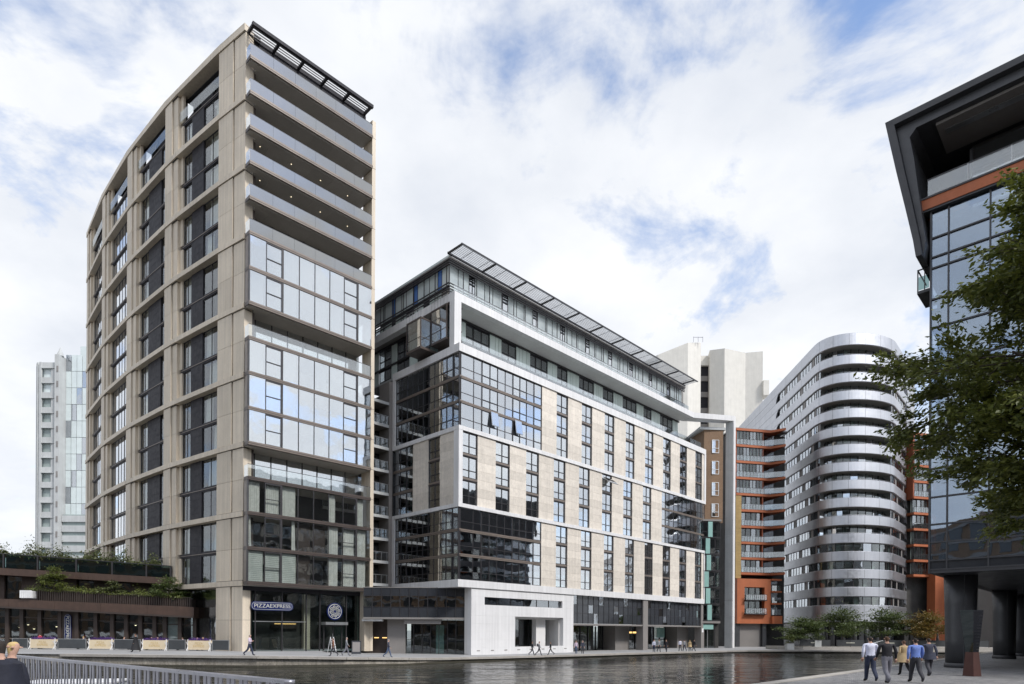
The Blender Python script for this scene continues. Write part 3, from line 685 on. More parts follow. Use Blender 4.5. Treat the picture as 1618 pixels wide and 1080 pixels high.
for zs_ in (zS1, zS3): glass_block('L', 0.0, layL, zs_, 'glass_dark')
glass_block('R', 40.1, [(1.1, 'g'), (1.2, 'w'), (1.3, 'g'), (1.3, 'g'), (1.3, 'w'), (1.3, 'g'), (1.3, 'g'), (1.25, 'w'), (1.2, 'g'), (1.0, 'g'), (1.2, 'g')], zS2, 'glass_dark')
glass_block('L', 8.0, [(1.3, 'w'), (1.3, 'w'), (1.3, 'g')], zS2, 'glass_dark')
box('corner_post', md, -0.02, 0.1, -0.02, 0.1, 23.34, 31.1, 'mullion'); box('corner_post', md, -0.02, 0.1, -0.02, 0.1, 7.18, 14.8, 'mullion')
# two casements standing open
for (u, z, w, hgt, tl) in ((25.2, 21.5, 2.1, 1.3, 50), (45.6, 22.1, 1.2, 0.9, 60), (4.5, 25.0, 1.1, 1.6, 9), (8.3, 25.0, 1.1, 1.6, 9)):
    o = MB().box(0, w, -.03, .03, -hgt, 0).build('open_casement', 'aluminium', md); o.location = (u, -0.05, z+0.9); o.rotation_euler = (-math.radians(tl), 0, 0)
    MB().box(.06, w-.06, -.045, -.033, -hgt+.06, -.06).build('pane', 'glass', o)
# ---- base: white clad box with slit window and deep opening
def clad(u0, u1, z0, z1, nu, nz, d0=0.0, d1=0.6):
    for i in range(nu):
        for j in range(nz):
            a = u0+(u1-u0)*i/nu; b = u0+(u1-u0)*(i+1)/nu; c = z0+(z1-z0)*j/nz; e = z0+(z1-z0)*(j+1)/nz
            box('cladding_panel', md, a+.002, b-.002, d0, d1, c+.002, e-.002, 'white')
clad(1.87, 19.18, 5.49, 6.4, 8, 1); clad(1.87, 3.81, 4.64, 5.49, 1, 1); clad(17.0, 19.18, 4.64, 5.49, 1, 1); clad(1.87, 19.18, 3.44, 4.64, 8, 1)
clad(1.87, 8.61, -0.03, 3.44, 3, 4); clad(17.18, 19.18, -0.03, 3.44, 1, 4); clad(1.87, 19.18, -0.95, -0.03, 8, 1)
box('return_wall', md, 1.88, 2.4, 0.6, 1.1, -0.95, 6.4, 'white_side'); box('return_wall', md, 18.6, 19.17, 0.6, 4.5, -0.95, 6.4, 'white_side')
for i in range(6):
    a = 3.81+(17.0-3.81)*i/6; b = a+(17.0-3.81)/6; box('slit_pane', md, a+.03, b-.03, 0.35, 0.38, 4.64, 5.49, 'glass_dark'); box('slit_mullion', md, b-.03, b+.03, 0.3, 0.42, 4.64, 5.49, 'mullion')
box('slit_back', md, 3.5, 17.3, 1.6, 1.7, 4.4, 5.7, 'interior')
box('recess_soffit', md, 8.61, 17.18, 0.6, 3.0, 3.2, 3.44, 'white_side'); box('recess_column', md, 13.5, 15.2, 1.2, 1.9, -0.8, 3.2, 'white_side'); box('recess_wall', md, 17.0, 17.3, 0.6, 3.0, -0.8, 3.3, 'white_side'); box('recess_wall', md, 8.4, 8.61, 0.6, 3.0, -0.8, 3.3, 'white_side')
for i in range(5):
    a = 8.61+1.7*i; box('recess_glazing', md, a, a+1.62, 2.6, 2.64, -0.8, 3.2, 'glass_shop'); box('recess_mullion', md, a+1.62, a+1.7, 2.55, 2.7, -0.8, 3.2, 'mullion')
box('recess_back', md, 8.4, 17.3, 4.4, 4.5, -0.8, 3.4, 'interior')
for i in range(8): box('floor_vent', md, 2.7+2.1*i, 3.15+2.1*i, -0.02, 0.0, -0.42, -0.32, 'grey_clad')
# mezzanine glazing and deep ground-floor recess to the right
for (a, b) in ((19.18, 35.24), (36.5, 52.55)):
    n = 14; w = (b-a)/n
    for i in range(n):
        for (z0, z1) in ((2.78, 4.1), (4.14, 5.2), (5.24, 6.38)):
            box('glass_panel', md, a+w*i+.03, a+w*(i+1)-.03, 0.32, 0.35, z0, z1, 'glass_dark' if (i*7+int(z0)) % 5 == 0 else 'spandrel')
        box('mullion', md, a+w*(i+1)-.03, a+w*(i+1)+.03, 0.27, 0.42, 2.78, 6.38, 'mullion')
    for z in (4.12, 5.22): box('transom', md, a, b, 0.285, 0.36, z-.02, z+.02, 'mullion')
    box('mezzanine_edge', md, a, b, 0.1, 4.8, 2.55, 2.76, 'grey_clad')
    box('mezzanine_back', md, a, b, 0.9, 1.0, 2.8, 6.4, 'interior')
    for i in range(7):
        p = a+(b-a)*0.78*i/7; q = a+(b-a)*0.78*(i+1)/7
        box('shop_pane', md, p+.04, q-.04, 4.6, 4.64, -0.95, 2.5, 'glass_shop'); box('shop_mullion', md, q-.05, q+.05, 4.5, 4.7, -0.95, 2.5, 'mullion')
    box('return_wall', md, a+(b-a)*0.78, b, 2.4, 4.9, -1.0, 2.55, 'grey_clad')
    box('shop_back', md, a, b, 9.0, 9.1, -1.0, 2.6, 'interior')
box('column', md, 35.24, 36.5, 0.02, 1.2, -1.1, 6.38, 'grey_clad'); box('column', md, 52.55, 53.58, 0.02, 1.2, -1.1, 6.38, 'grey_clad')
box('street_number', md, 52.8, 53.3, -0.01, 0.02, 1.7, 2.35, 'white_paint')
for (u, w) in ((37.4, 1.5), (39.3, 1.7)): box('lit_sign', md, u, u+w, 4.4, 4.45, 1.5, 1.75, 'lamp_warm')
for i in range(2): box('green_panel', md, 46.0+1.2*i, 47.1+1.2*i, 4.3, 4.4, 0.8, 2.4, 'teal')
# podium to the left, under the overhang; its front turns square to the water
def pbox(name, s0, s1, d0, d1, z0, z1, mat):
    o = link(name, boxmesh(s1-s0, d1-d0, z1-z0, mat), md); o.rotation_euler = (0, 0, -ROT)
    wx, wy = -5.14+(s0+s1)/2+5.675, 67.85+(d0+d1)/2-65.66
    o.location = (wx*RXV.x+wy*RXV.y, wx*LXV.x+wy*LXV.y, (z0+z1)/2); return o
for i in range(11):
    a = -11.0+i; b = a+1.0
    for z0, z1, mt in ((3.2, 4.3, 'spandrel'), (4.34, 5.5, 'glass_dark'), (5.54, 6.38, 'spandrel')): pbox('glass_panel', a+.03, b-.03, 0, .03, z0, z1, mt)
    pbox('mullion', b-.03, b+.03, -.05, .08, 3.2, 6.38, 'mullion')
for z in (4.32, 5.52): pbox('podium_transom', -11, -.02, -.04, -.002, z-.02, z+.02, 'mullion')
pbox('podium_edge', -11, -.02, -.1, 2.6, 3.0, 3.2, 'grey_clad'); pbox('podium_roof', -11, -.3, -.05, 9, 6.385, 6.46, 'grey_clad'); pbox('podium_back', -11, -.1, 1.2, 1.3, 3.2, 6.36, 'interior')
pbox('lobby_wall', -11, -8.6, 2.0, 2.3, -1, 3.0, 'timber_dark'); pbox('lobby_wall', -8.6, -6.6, 1.2, 2.3, -1, 3.0, 'grey_clad')
pbox('canopy', -6.6, -2.6, .2, 1.6, 2.5, 3.0, 'grey_clad'); pbox('canopy', -11, -8.8, -.6, .2, 2.75, 2.95, 'aluminium')
for i in range(7):
    a = -6.6+6.5*i/7; pbox('shop_pane', a+.04, a+.87, 1.3, 1.34, -.95, 2.98, 'glass_shop'); pbox('shop_mullion', a+.87, a+.93, 1.22, 1.4, -.95, 2.98, 'mullion')
pbox('lobby_back', -6.6, 0, 5, 5.1, -1, 3, 'interior'); pbox('lobby_screen', -3.4, -2.5, 2.6, 2.7, -.9, 2.4, 'teal'); pbox('lobby_screen', -5.2, -4.2, 2.6, 2.7, -.3, 2.4, 'tile_dark')
for u in (-10.2, -9.3): pbox('wall_light', u, u+.5, 1.95, 2.0, .9, 1.0, 'lamp_warm')
# ---- set-back storeys inside the white frame
box('terrace_deck', md, 0.45, 53.4, 0.4, 5.4, 31.7, 31.93, 'concrete_grey'); box('terrace_deck', md, 0.45, 2.7, 5.4, 18.4, 31.7, 31.93, 'concrete_grey'); box('flank_deck', md, 0.8, 3.0, 5.2, 18.5, 36.95, 38.0, 'grey_clad')
SB = 3.7
for st, (z0, z1) in enumerate(((31.95, 34.45), (34.45, 36.95))):
    x = 1.6; i = 0; r2 = random.Random(20+st)
    pat = [1.1, 1.5, 1.2, 2.6, 1.0, 1.0, 2.4] 
    while x < 51.0:
        w = min(pat[i % 7]*r2.uniform(0.85, 1.1), 51.2-x); dark = (i % 7) in (1, 3, 6) if st == 0 else (i % 7) in (2, 3, 6)
        if dark: window(md, 'R', x+.02, x+w-.02, z0+.1, z1-.25, d=SB+0.12, gm='glass_dark', cur=0.5, cmat='curtain_dim')
        else:
            n = 2 if w > 1.0 else 1
            for q in range(n): box('green_panel', md, x+w*q/n+.03, x+w*(q+1)/n-.03, SB, SB+.05, z0+.1, z1-.15, 'pale_green')
        x += w; i += 1
    box('floor_trim', md, 1.5, 51.3, SB-.2, SB+.3, z1-.22, z1-.06, 'mullion')
MB().box(2.6, 51.2, SB+0.9, SB+14, 31.9, 37.0).build('setback_core', 'interior', md)
for i in range(26): box('balustrade_pane', md, 0.6+2.0*i, 2.57+2.0*i, 0.25, 0.28, 31.97, 32.95, 'glass_rail')
# white frame over it: corner column, beam, kinked end and the free-standing leg
fc = box('frame_column', md, 0.0, 0.95, 0.85, 1.65, 31.95, 36.9, 'white')
nb = 12
for i in range(nb): box('frame_beam', md, 0.0+51.2*i/nb+.003, 51.2*(i+1)/nb-.003, 0.85, 1.6, 36.9, 37.75, 'white')
box('frame_soffit', md, 0.9, 51.0, 1.6, 5.2, 36.93, 37.3, 'white_side')
for i in range(5): box('frame_beam', md, 0.0, 0.8, 1.6+3.4*i+.003, 1.6+3.4*(i+1)-.003, 36.9, 37.75, 'white')
MB().prism([(51.2, 0.85), (57.2, -3.2), (57.9, -3.2), (57.9, -1.9), (51.2, 3.2)], 36.9, 37.75).build('frame_beam', 'white', md)
n = 14
for i in range(n): 
    a = -1.1+38.0*i/n; b = -1.1+38.0*(i+1)/n
    box('frame_leg', md, 57.2, 57.9, -3.2, -1.8, a+.004, b-.004, 'white')
    box('leg_side_panel', md, 57.15, 57.2, -3.1, -1.8, a+.012, b-.012, 'concrete_grey')
# left flank of the upper storeys: glass wall and hanging bays
for st, (z0, z1) in enumerate(((31.95, 34.45), (34.45, 36.95))):
    y = 1.9
    for q, w in enumerate((1.2, 1.3, 1.1, 1.6, 1.0, 1.3, 1.6, 1.1, 1.4, 1.2, 1.5, 1.2, 1.4)):
        if q % 3 == 0: box('green_panel', md, 1.6, 1.65, y+.03, y+w-.03, z0+.1, z1-.15, 'pale_green')
        else: window(md, 'L', y+.02, y+w-.02, z0+.1, z1-.2, d=1.7, gm='glass_dark', cur=0.3, cmat='curtain_dim')
        y += w
    box('floor_trim', md, 1.45, 1.9, 1.8, 18.4, z1-.2, z1-.04, 'mullion')
for (v0, v1, x0, z0, z1) in ((1.9, 4.6, -0.2, 33.2, 36.6), (4.6, 7.2, -1.6, 32.6, 35.6)):
    by = MB(); by.box(x0, 1.6, v0, v1, z0-.25, z0).box(x0, 1.6, v0, v1, z1, z1+.18)
    for (px, py) in ((x0, v0), (x0, v1-.1), (0.9, v0)): by.box(px, px+.1, py, py+.1, z0, z1)
    by.box(x0+.02, x0+.06, v0+.1, v1-.1, z0+1.0, z0+1.06).box(x0+.1, 1.5, v0+.02, v0+.06, z0+1.0, z0+1.06)
    bo = by.build('hanging_bay', 'bronze', md)
    sub_m = boxmesh
    p_ = link('pane', boxmesh(.02, v1-v0-.2, z1-z0, 'glass_dark'), bo); p_.location = (x0+.05, (v0+v1)/2, (z0+z1)/2)
    p_ = link('pane', boxmesh(1.5-x0-.1, .02, z1-z0, 'glass_dark'), bo); p_.location = ((x0+1.6)/2, v0+.05, (z0+z1)/2)
    rl = MB(); 
    for q in range(6): rl.box(x0+.04, x0+.07, v0+(v1-v0)*q/5-.015, v0+(v1-v0)*q/5+.015, z1+.18, z1+1.1)
    rl.box(x0+.03, x0+.08, v0, v1, z1+1.08, z1+1.13); rl.build('bay_railing', 'aluminium', bo)
# ---- penthouse with horizontal rails and the louvred sun canopy
PU, PV, PZ0, PZ1 = 1.0, 3.0, 38.0, 42.2
MB().box(PU+0.6, 50.4, PV+1.0, PV+14, 37.7, PZ1).build('penthouse_core', 'interior', md)
x = PU; i = 0
while x < 51.0:
    w = (1.3, 1.6, 0.9, 1.5)[i % 4]; w = min(w, 51.0-x)
    box('glass_panel', md, x+.03, x+w-.03, PV, PV+.03, PZ0, PZ1-.3, 'glass_mirror' if i % 4 == 2 else 'pale_glass'); box('mullion', md, x+w-.03, x+w+.03, PV-.04, PV+.1, PZ0, PZ1-.3, 'mullion'); x += w; i += 1
y = PV; i = 0
while y < 18.0:
    w = (1.2, 0.7, 1.5, 1.0)[i % 4]
    box('glass_panel', md, PU, PU+.03, y+.03, y+w-.03, PZ0+1.6, PZ1-.5, 'sky_reflection_blue' if i % 4 == 1 else 'pale_glass'); box('glass_panel', md, PU, PU+.03, y+.03, y+w-.03, PZ0, PZ0+1.3, 'pale_green' if i % 3 else 'glass_dark'); box('mullion', md, PU-.04, PU+.1, y+w-.03, y+w+.03, PZ0, PZ1-.3, 'mullion'); y += w; i += 1  # upper panels: pale and blue colours stand in for reflected sky
for z in (38.55, 38.85, 39.15, 39.45, 41.5, 41.75, 42.0):
    far = z > 41
    box('louvre_rail', md, PU-.35, 51.2, PV-.5, PV-.42, z, z+.13, 'mullion'); box('louvre_rail', md, PU-.43, PU-.35, PV-.5, 18.2, z, z+.13, 'mullion')
for i in range(26): box('rail_post', md, PU-.3+2.0*i, PU-.22+2.0*i, PV-.42, PV-.34, 37.75, 42.1, 'mullion')
for i in range(8): box('rail_post', md, PU-.35, PU-.27, PV+2.0*i, PV+2.0*i+.08, 37.75, 42.1, 'mullion')
for i in range(25): box('balustrade_pane', md, 0.2+2.0*i, 2.15+2.0*i, 1.2, 1.23, 37.76, 38.6, 'glass_rail')
box('roof', md, PU-.3, 51.4, PV-.55, PV+15.3, 42.2, 42.38, 'grey_clad')
box('roof_lining', md, PU-.1, PU+.1, PV-.3, PV+15.2, 42.38, 42.8, 'pale_glass')
cn = MB(); cz = 42.7; cy0, cy1 = PV-2.7, PV-.3
cn.box(PU-.5, 51.6, cy0, cy0+.1, cz, cz+.14).box(PU-.5, 51.6, cy1-.1, cy1, cz-.1, cz+.14)
for i in range(11): x = PU-.5+(52.1-PU-.2)*i/10.2; cn.box(x, x+.16, cy0+.1, cy1-.1, cz-.08, cz+.1)
cno = cn.build('sun_canopy', 'mullion', md)
for j in range(9): MB().box(PU-.4, 51.5, cy0+.22+.24*j, cy0+.28+.24*j, cz+.02, cz+.10).build('canopy_louvre', 'aluminium', cno)
for i in range(20): x = PU+1.2+2.5*i; MB().box(x, x+.05, cy0+.1, cy1-.1, cz-.02, cz+.02).build('canopy_strut', 'aluminium', cno)

# ================================================================ balconies of the link building between the two
lk = thing('link_building', 'narrow stack of grey balconies between the beige tower and the white block', 'building', (*C0, 0), ROT)
LV = 11.95
MB().box(-14, -0.05, LV+2.2, LV+12, -0.8, 29.0).build('back_wall', 'dark_panel', lk)
for k in range(9):
    z = 7.2+2.66*k
    sl = box('balcony_slab', lk, -9, -0.2, LV, LV+2.4, z-.28, z, 'grey_clad')
    sub('slab_edge', sl, -9, -0.2, LV-.06, LV, z-.30, z+.03, 'concrete_grey')
    if k < 8:
        rl = MB(); rl.box(-9, -0.25, LV+.02, LV+.06, z+1.02, z+1.07)
        for q in range(12): rl.box(-9+.75*q, -8.96+.75*q, LV+.03, LV+.06, z, z+1.02)
        rl.build('railing', 'aluminium', lk)
        for q in range(6): box('railing_pane', lk, -8.9+1.45*q, -7.5+1.45*q, LV+.08, LV+.1, z+.08, z+1.0, 'glass_rail')
        for q in range(4): window(lk, 'R', -8.6+2.1*q, -6.8+2.1*q, z+.05, z+2.2, d=LV+2.05, gm='glass_dark', cur=0.6, cmat='curtain_dim')
box('end_pier', lk, -0.6, -0.1, LV-.1, LV+2.0, 6.3, 31.0, 'grey_clad')
for (k, u, c) in ((0, -2.2, 'leaf_lime'), (4, -2.8, 'white_paint')):
    pass

# ================================================================ link block beside the white leg: brick gable over teal panels
lb = thing('brick_block', 'brown brick gable with white windows over teal panelled storeys beside the white leg', 'building', (31.0, 103.5, 0), 0.10)
# local: x right, y away ; front of the panelled storeys at y = 0
for k in range(6):
    z = 3.6+2.75*k
    sh = (0.0, -0.45, -0.9, -0.3, -0.6, 0.1)[k]
    x = 0.0
    for w, kd in ((1.25+sh*0.6, 'win'), (0.8, 'teal'), (1.45-sh*0.6, 'win')):
        if kd == 'teal': box('teal_panel', lb, x+.03, x+w-.03, -0.1, 0.2, z+.12, z+2.65, 'teal')
        else: window(lb, 'R', x+.03, x+w-.03, z+.12, z+2.6, d=0.1, gm='glass_dark', cur=0.4, cmat='curtain_dim')
        x += w
    box('floor_trim', lb, 0, 3.5, -0.05, 0.3, z-.05, z+.1, 'mullion')
box('cornice', lb, -0.2, 3.6, -0.1, 0.6, 20.1, 20.4, 'grey_clad'); box('entrance_lintel', lb, 0, 3.5, -0.1, 0.5, 3.2, 3.55, 'grey_clad')
MB().box(0.0, 3.5, 0.6, 8, -1.0, 20.1).build('inner_core', 'interior', lb)
box('fanlight', lb, 0.5, 2.4, 0.1, 0.2, 2.2, 3.0, 'teal'); box('entrance_pane', lb, 0.3, 1.4, 0.3, 0.33, -1.0, 2.1, 'glass_shop'); box('entrance_pane', lb, 1.5, 2.6, 0.3, 0.33, -1.0, 2.1, 'glass_shop'); box('entrance_post', lb, 1.4, 1.5, 0.2, 0.4, -1.0, 2.1, 'aluminium'); box('entrance_post', lb, 2.6, 2.75, 0.2, 0.4, -1.0, 3.2, 'mullion')
# brick wall rises behind and to the left face
bw = MB(); bw.v = [(1.0, 1.0, 20.0), (4.2, 0.8, 20.0), (4.6, 10, 20.0), (0.2, 10, 20.0), (1.0, 1.0, 35.5), (4.2, 0.8, 35.5), (4.6, 10, 35.5), (0.2, 10, 35.5)]; bw.f = list(BF); bw.m = [0]*6
bw.build('brick_wall', 'brick_brown', lb); MB().box(0.1, 4.6, 0.7, 10.2, 35.5, 35.9).build('roof_coping', 'concrete_grey', lb)
for k in range(4):
    z = 21.0+3.55*k
    o = link('window', frame_mesh(1.2, 2.2, 0), lb); o.data = o.data.copy(); o.data.materials[0] = M['white_paint']; o.location = (2.9, 0.86, z+1.1)
    p_ = link('pane', boxmesh(1.06, .02, 2.06, 'glass'), o); p_.location = (0, .03, 0)

# ================================================================ orange framed apartments
def orange_block(name, label, loc, rot, W_, full=True):
    t = thing(name, label, 'building', loc, rot)
    zt = [38.3, 35.4, 32.5, 29.6, 26.7, 23.8, 20.9, 18.0, 15.2, 12.5]
    MB().box(0.05, W_+3, 1.9, 12, -1.0, 38.0).build('inner_core', 'interior', t)
    MB().box(-0.05, W_+2.5, 0.4, 12, 38.3, 38.5).build('roof', 'grey_clad', t)
    for k, z in enumerate(zt):
        x0 = 0.0 if (k <= 4 or not full) else 1.25
        pts = [(x0, 0), (W_*0.74, 0.05), (W_*0.8, 0.0), (W_+.1, -1.9), (W_+.1, 3.0), (x0, 3.0)]
        MB().prism(pts, z-.42, z).build('balcony_slab', 'orange', t)
        if k == 0: continue
        zc = zt[k-1]-.42
        n = 4; w = (W_*0.62-x0)/n; x = x0+.2
        for q in range(n): window(t, 'R', x+w*q, x+w*(q+1)-.03, z+.02, zc-.02, d=(0.25 if k < 5 else 0.6), gm='glass_shop' if (k+q) % 3 else 'glass_dark', cur=0.75, cmat='curtain_dim')
        for q in range(3): box('recess_glazing', t, W_*0.64+1.2*q, W_*0.64+1.2*(q+1)-.05, 1.5, 1.54, z+.02, zc-.02, 'glass_dark')
        box('recess_post', t, W_*0.63, W_*0.64+.1, 0.2, 1.6, z, zc, 'orange_dark')
        rl = MB(); rl.bar((W_*0.66, 0.1, z+1.05), (W_+.05, -1.8, z+1.05), .05)
        rl.bar((x0+.1, -.02, z+1.0), (W_*0.66, .03, z+1.0), .04)
        for q in range(9): rl.bar((x0+.1+(W_*.66-x0-.1)*q/8, -.02, z), (x0+.1+(W_*.66-x0-.1)*q/8, -.02, z+1.0), .03)
        rl.build('railing', 'mullion', t)
        MB().prism([(W_*.67, .08), (W_+.02, -1.78), (W_+.04, -1.76), (W_*.67+.02, .10)], z+.05, z+1.0).build('railing_pane', 'glass_rail', t)
        box('railing_pane', t, x0+.1, W_*.66, .05, .07, z+.05, z+.98, 'glass_rail')
    box('side_wall', t, -0.12, 0.15, 0.1, 2, 26.3, 38.0, 'orange_dark')
    return t
ob = orange_block('orange_apartments', 'orange framed apartment building with balconies left of the silver building', (39.9, 112, 0), math.atan2(2, 9.6), 9.9)
ob.scale = (0.86, 1, 1)
nb_ = 30
for i in range(nb_): box('brick_course', ob, 0.0, 1.25, 0.0, 0.6, 11.4+(26.2-11.4)*i/nb_+.01, 11.4+(26.2-11.4)*(i+1)/nb_-.01, 'brick_yellow')
# orange box at its foot with the double-height window
for (x0, x1, z0, z1) in ((-0.1, 1.6, 3.3, 11.3), (6.2, 7.7, 3.3, 11.3), (1.6, 6.2, 9.8, 11.3), (1.6, 6.2, 3.3, 5.0)): box('orange_panel', ob, x0+.004, x1-.004, -0.7, 0.4, z0, z1, 'orange')
box('orange_panel', ob, 7.7, 10.0, -1.2, 0.4, 3.3, 4.7, 'orange')
for z0, z1 in ((5.0, 7.35), (7.45, 9.8)):
    for q in range(3): window(ob, 'R', 1.65+1.5*q, 3.1+1.5*q, z0+.05, z1-.02, d=0.1, gm='glass_shop', cur=0.8, cmat='curtain_dim')
    fr_ = MB(); fr_.box(1.5, 6.4, -1.3, -.72, z0-.08, z0+.06).box(1.5, 6.4, -1.3, -1.26, z0+1.0, z0+1.05)
    for q in range(11): fr_.box(1.5+.48*q, 1.53+.48*q, -1.3, -1.27, z0+.06, z0+1.0)
    fr_.build('balcony_rail', 'mullion', ob); box('railing_pane', ob, 1.6, 6.3, -1.25, -1.23, z0+.08, z0+.98, 'glass_rail')
box('base_wall', ob, 0.7, 6.0, 0.2, 0.5, -1.0, 3.3, 'grey_clad')
for x in (-0.05, 6.1): box('base_column', ob, x, x+0.9, -0.3, 0.6, -1.0, 3.3, 'column_grey')
for k in range(3):
    z = 4.9+2.15*k; box('recess_glazing', ob, 7.8, 9.9, 0.2, 0.25, z, z+1.9, 'glass_dark'); box('orange_rail', ob, 7.7, 10.0, -1.0, 0.2, z+1.85, z+2.15, 'orange')
    box('railing_pane', ob, 7.8, 9.9, -.9, -.88, z, z+.95, 'glass_rail')
oc = orange_block('orange_apartments', 'orange framed apartment building squeezed between silver building and dark office', (73.0, 114, 0), 0.25, 6.5, False)
for (x0, x1) in ((3.6, 9.5),): box('orange_wall', oc, x0, x1, -1.2, 0.5, -1.0, 14.5, 'orange')
box('orange_wall', oc, 4.6, 5.2, -1.0, 0.3, 14.5, 38.0, 'orange_dark')
for k in range(4): window(oc, 'R', 6.0, 8.2, 1.5+3.3*k, 3.6+3.3*k, d=-1.22, gm='glass_dark')

# ================================================================ silver rounded building
sv = thing('silver_building', 'rounded silver apartment building ringed by curved metal balcony bands', 'building', (0, 0, 0), 0)
Q1 = Vector((52.6, 110.0)); Q2 = Vector((66.0, 108.2)); dL = Vector((0.061, 0.998)); dR = Vector((0.67, 0.742))
path = []
for t in np.linspace(44, 1.2, 12): path.append(Q1+dL*float(t))
nleft = len(path)
c1 = Q1-dL*7.6; c2 = Q2-dR*5.2
for t in np.linspace(0, 1, 33):
    t = float(t); path.append(Q1*(1-t)**3+c1*3*t*(1-t)**2+c2*3*t*t*(1-t)+Q2*t**3)
nnose = len(path)
for t in np.linspace(1.2, 17, 5): path.append(Q2+dR*float(t))
nrm = []
for i in range(len(path)):
    d = (path[min(i+1, len(path)-1)]-path[max(i-1, 0)]).normalized(); nrm.append(Vector((d.y, -d.x)))   # outward = right of travel
Z0s, SS = 6.46, 2.996
i_l0 = 7                                    # ribbon windows start here on the left wall (nearer part)
def ss(name, prof, mat, i0=0, i1=None, par=None): return sweep(name, par or sv, path, nrm, prof, mat, i0=i0, i1=i1)
ss('core_wall', [(3.2, -1.0), (3.2, 50.5), (3.6, 50.5), (3.6, -1.0)], 'concrete_grey')
me = bpy.data.meshes.new('cap'); ins = [path[i]-nrm[i]*0.5 for i in range(len(path))]
me.from_pydata([(p.x, p.y, 51.6) for p in ins], [], [tuple(range(len(ins)))]); me.materials.append(M['grey_clad']); link('roof', me, sv)
for k in range(16):
    zt = Z0s+SS*k; top = zt if k < 15 else 52.0; bot = zt-1.6 if k else 3.6
    if k == 15: bot = 50.0
    deep = 0.5 if k < 4 else 1.9
    b_ = ss('balcony_band', [(0, bot+.08), (0, top-.06), (.06, top), (.22, top), (.22, bot+.30), (deep, bot+.30), (deep, bot), (.10, bot)], 'silver')
    jn = MB()                                # panel joints
    for i in list(range(2, nleft, 2))+list(range(nleft+3, nnose, 5))+[nnose+1, nnose+3]:
        p = path[i]+nrm[i]*0.004; t_ = Vector((-nrm[i].y, nrm[i].x))*.02; q = len(jn.v)
        jn.v += [(p.x-t_.x, p.y-t_.y, bot+.1), (p.x+t_.x, p.y+t_.y, bot+.1), (p.x+t_.x, p.y+t_.y, top-.08), (p.x-t_.x, p.y-t_.y, top-.08)]; jn.f.append((q, q+1, q+2, q+3)); jn.m.append(0)
    tag(jn.build('panel_joints', 'column_grey', b_), None, None, kind='stuff')
    ss('soffit', [(.15, bot-.015), (.15, bot-.005), (3.0, bot-.005), (3.0, bot-.015)], 'soffit')
    if k == 15: continue
    z0, z1 = zt, (Z0s+SS*(k+1)-1.6 if k < 14 else 50.0)
    # ribbon glazing: flush on the flanks, set back behind the balconies on the nose
    nose0, nose1 = nleft+3, nnose-4
    gl = 0.28
    for i in range(i_l0, len(path)-2):
        onose = nose0 <= i < nose1
        dd = (0.45 if k < 4 else 1.8) if onose else gl
        p, q = path[i]-nrm[i]*dd, path[i+1]-nrm[i+1]*dd; d = (q-p); L = d.length
        npan = max(1, round(L/1.15)) if not onose else 1
        if onose and (i-nose0) % 3: continue
        if onose: q = path[min(i+3, nose1)]-nrm[min(i+3, nose1)]*dd; d = q-p; L = d.length
        for j in range(npan):
            a = p+d*(j/npan); b = p+d*((j+1)/npan); m_ = (a+b)/2; ang = math.atan2(d.y, d.x)
            kind = (i*3+j+k) % 5
            mt = 'grey_clad' if (kind == 2 and not onose) else ('glass_mirror' if (kind == 3 and onose) else 'glass_shop' if onose else 'glass_dark')
            o = link('window_pane', boxmesh(round((b-a).length-.06, 2), .03, z1-z0, mt), sv); o.location = (m_.x, m_.y, (z0+z1)/2); o.rotation_euler = (0, 0, ang)
            o = link('window_post', boxmesh(.09, .12, z1-z0, 'mullion'), sv); o.location = (a.x, a.y, (z0+z1)/2); o.rotation_euler = (0, 0, ang)
            if kind in (1, 4, 0) and not onose or (onose and kind in (1, 3)):
                cm = link('curtain', curtain_mesh(round(L/npan*0.6, 1), z1-z0-.05, 'curtain_dim'), sv); w_ = a-(nrm[i]*0.3); cm.location = (w_.x, w_.y, z0); cm.rotation_euler = (0, 0, ang)
    if k >= 4:                               # side cheeks of the set-back part
        for i in (nose0, nose1):
            a = path[i]-nrm[i]*gl; b = path[i]-nrm[i]*1.8; m_ = (a+b)/2; o = link('cheek_pane', boxmesh(1.5, .03, z1-z0, 'glass'), sv); o.location = (m_.x, m_.y, (z0+z1)/2); o.rotation_euler = (0, 0, math.atan2(b.y-a.y, b.x-a.x))
        hr = MB(); pts = [path[i]-nrm[i]*.12 for i in range(nose0, nose1+1)]
        hr.tube([(p.x, p.y, zt+.12) for p in pts], [.03]*len(pts), 5); hr.build('handrail', 'aluminium', b_)
    # solid far end of the flank with its rounded window corner
    A = path[i_l0]; B = path[0]; wd = (B-A); L = wd.length; wd.normalize(); no = nrm[3]
    R_ = 0.95; h = z1-z0; m_ = MB(); prof = []
    for q in range(7): t = PI/2*q/6; prof.append((1.6-1.6*math.cos(PI/2-t) if False else 1.5*(1-math.cos(t))*0+0, 0))
    pr = [(1.5, z0), (1.5-1.5*0.12, z0+h*0.35), (1.5-1.5*0.38, z0+h*0.68), (1.5-1.5*0.7, z0+h*0.9), (0.0, z1), (L, z1), (L, z0)]
    pr = [(-x+0 if False else x, z) for x, z in pr]
    for dpt in (0.0, 0.3):
        for x, z in pr: pp = A+wd*(x)-no*(dpt+.01); m_.v.append((pp.x, pp.y, z))
    n_ = len(pr); m_.f = [tuple(range(n_)), tuple(range(2*n_-1, n_-1, -1))]+[(i, n_+i, n_+(i+1) % n_, (i+1) % n_) for i in range(n_)]; m_.m = [0]*len(m_.f)
    m_.build('end_wall', 'silver', sv)
    A = path[-3]; B = path[-1]; wd = (B-A).normalized(); L = (B-A).length; no = nrm[-2]; m_ = MB()
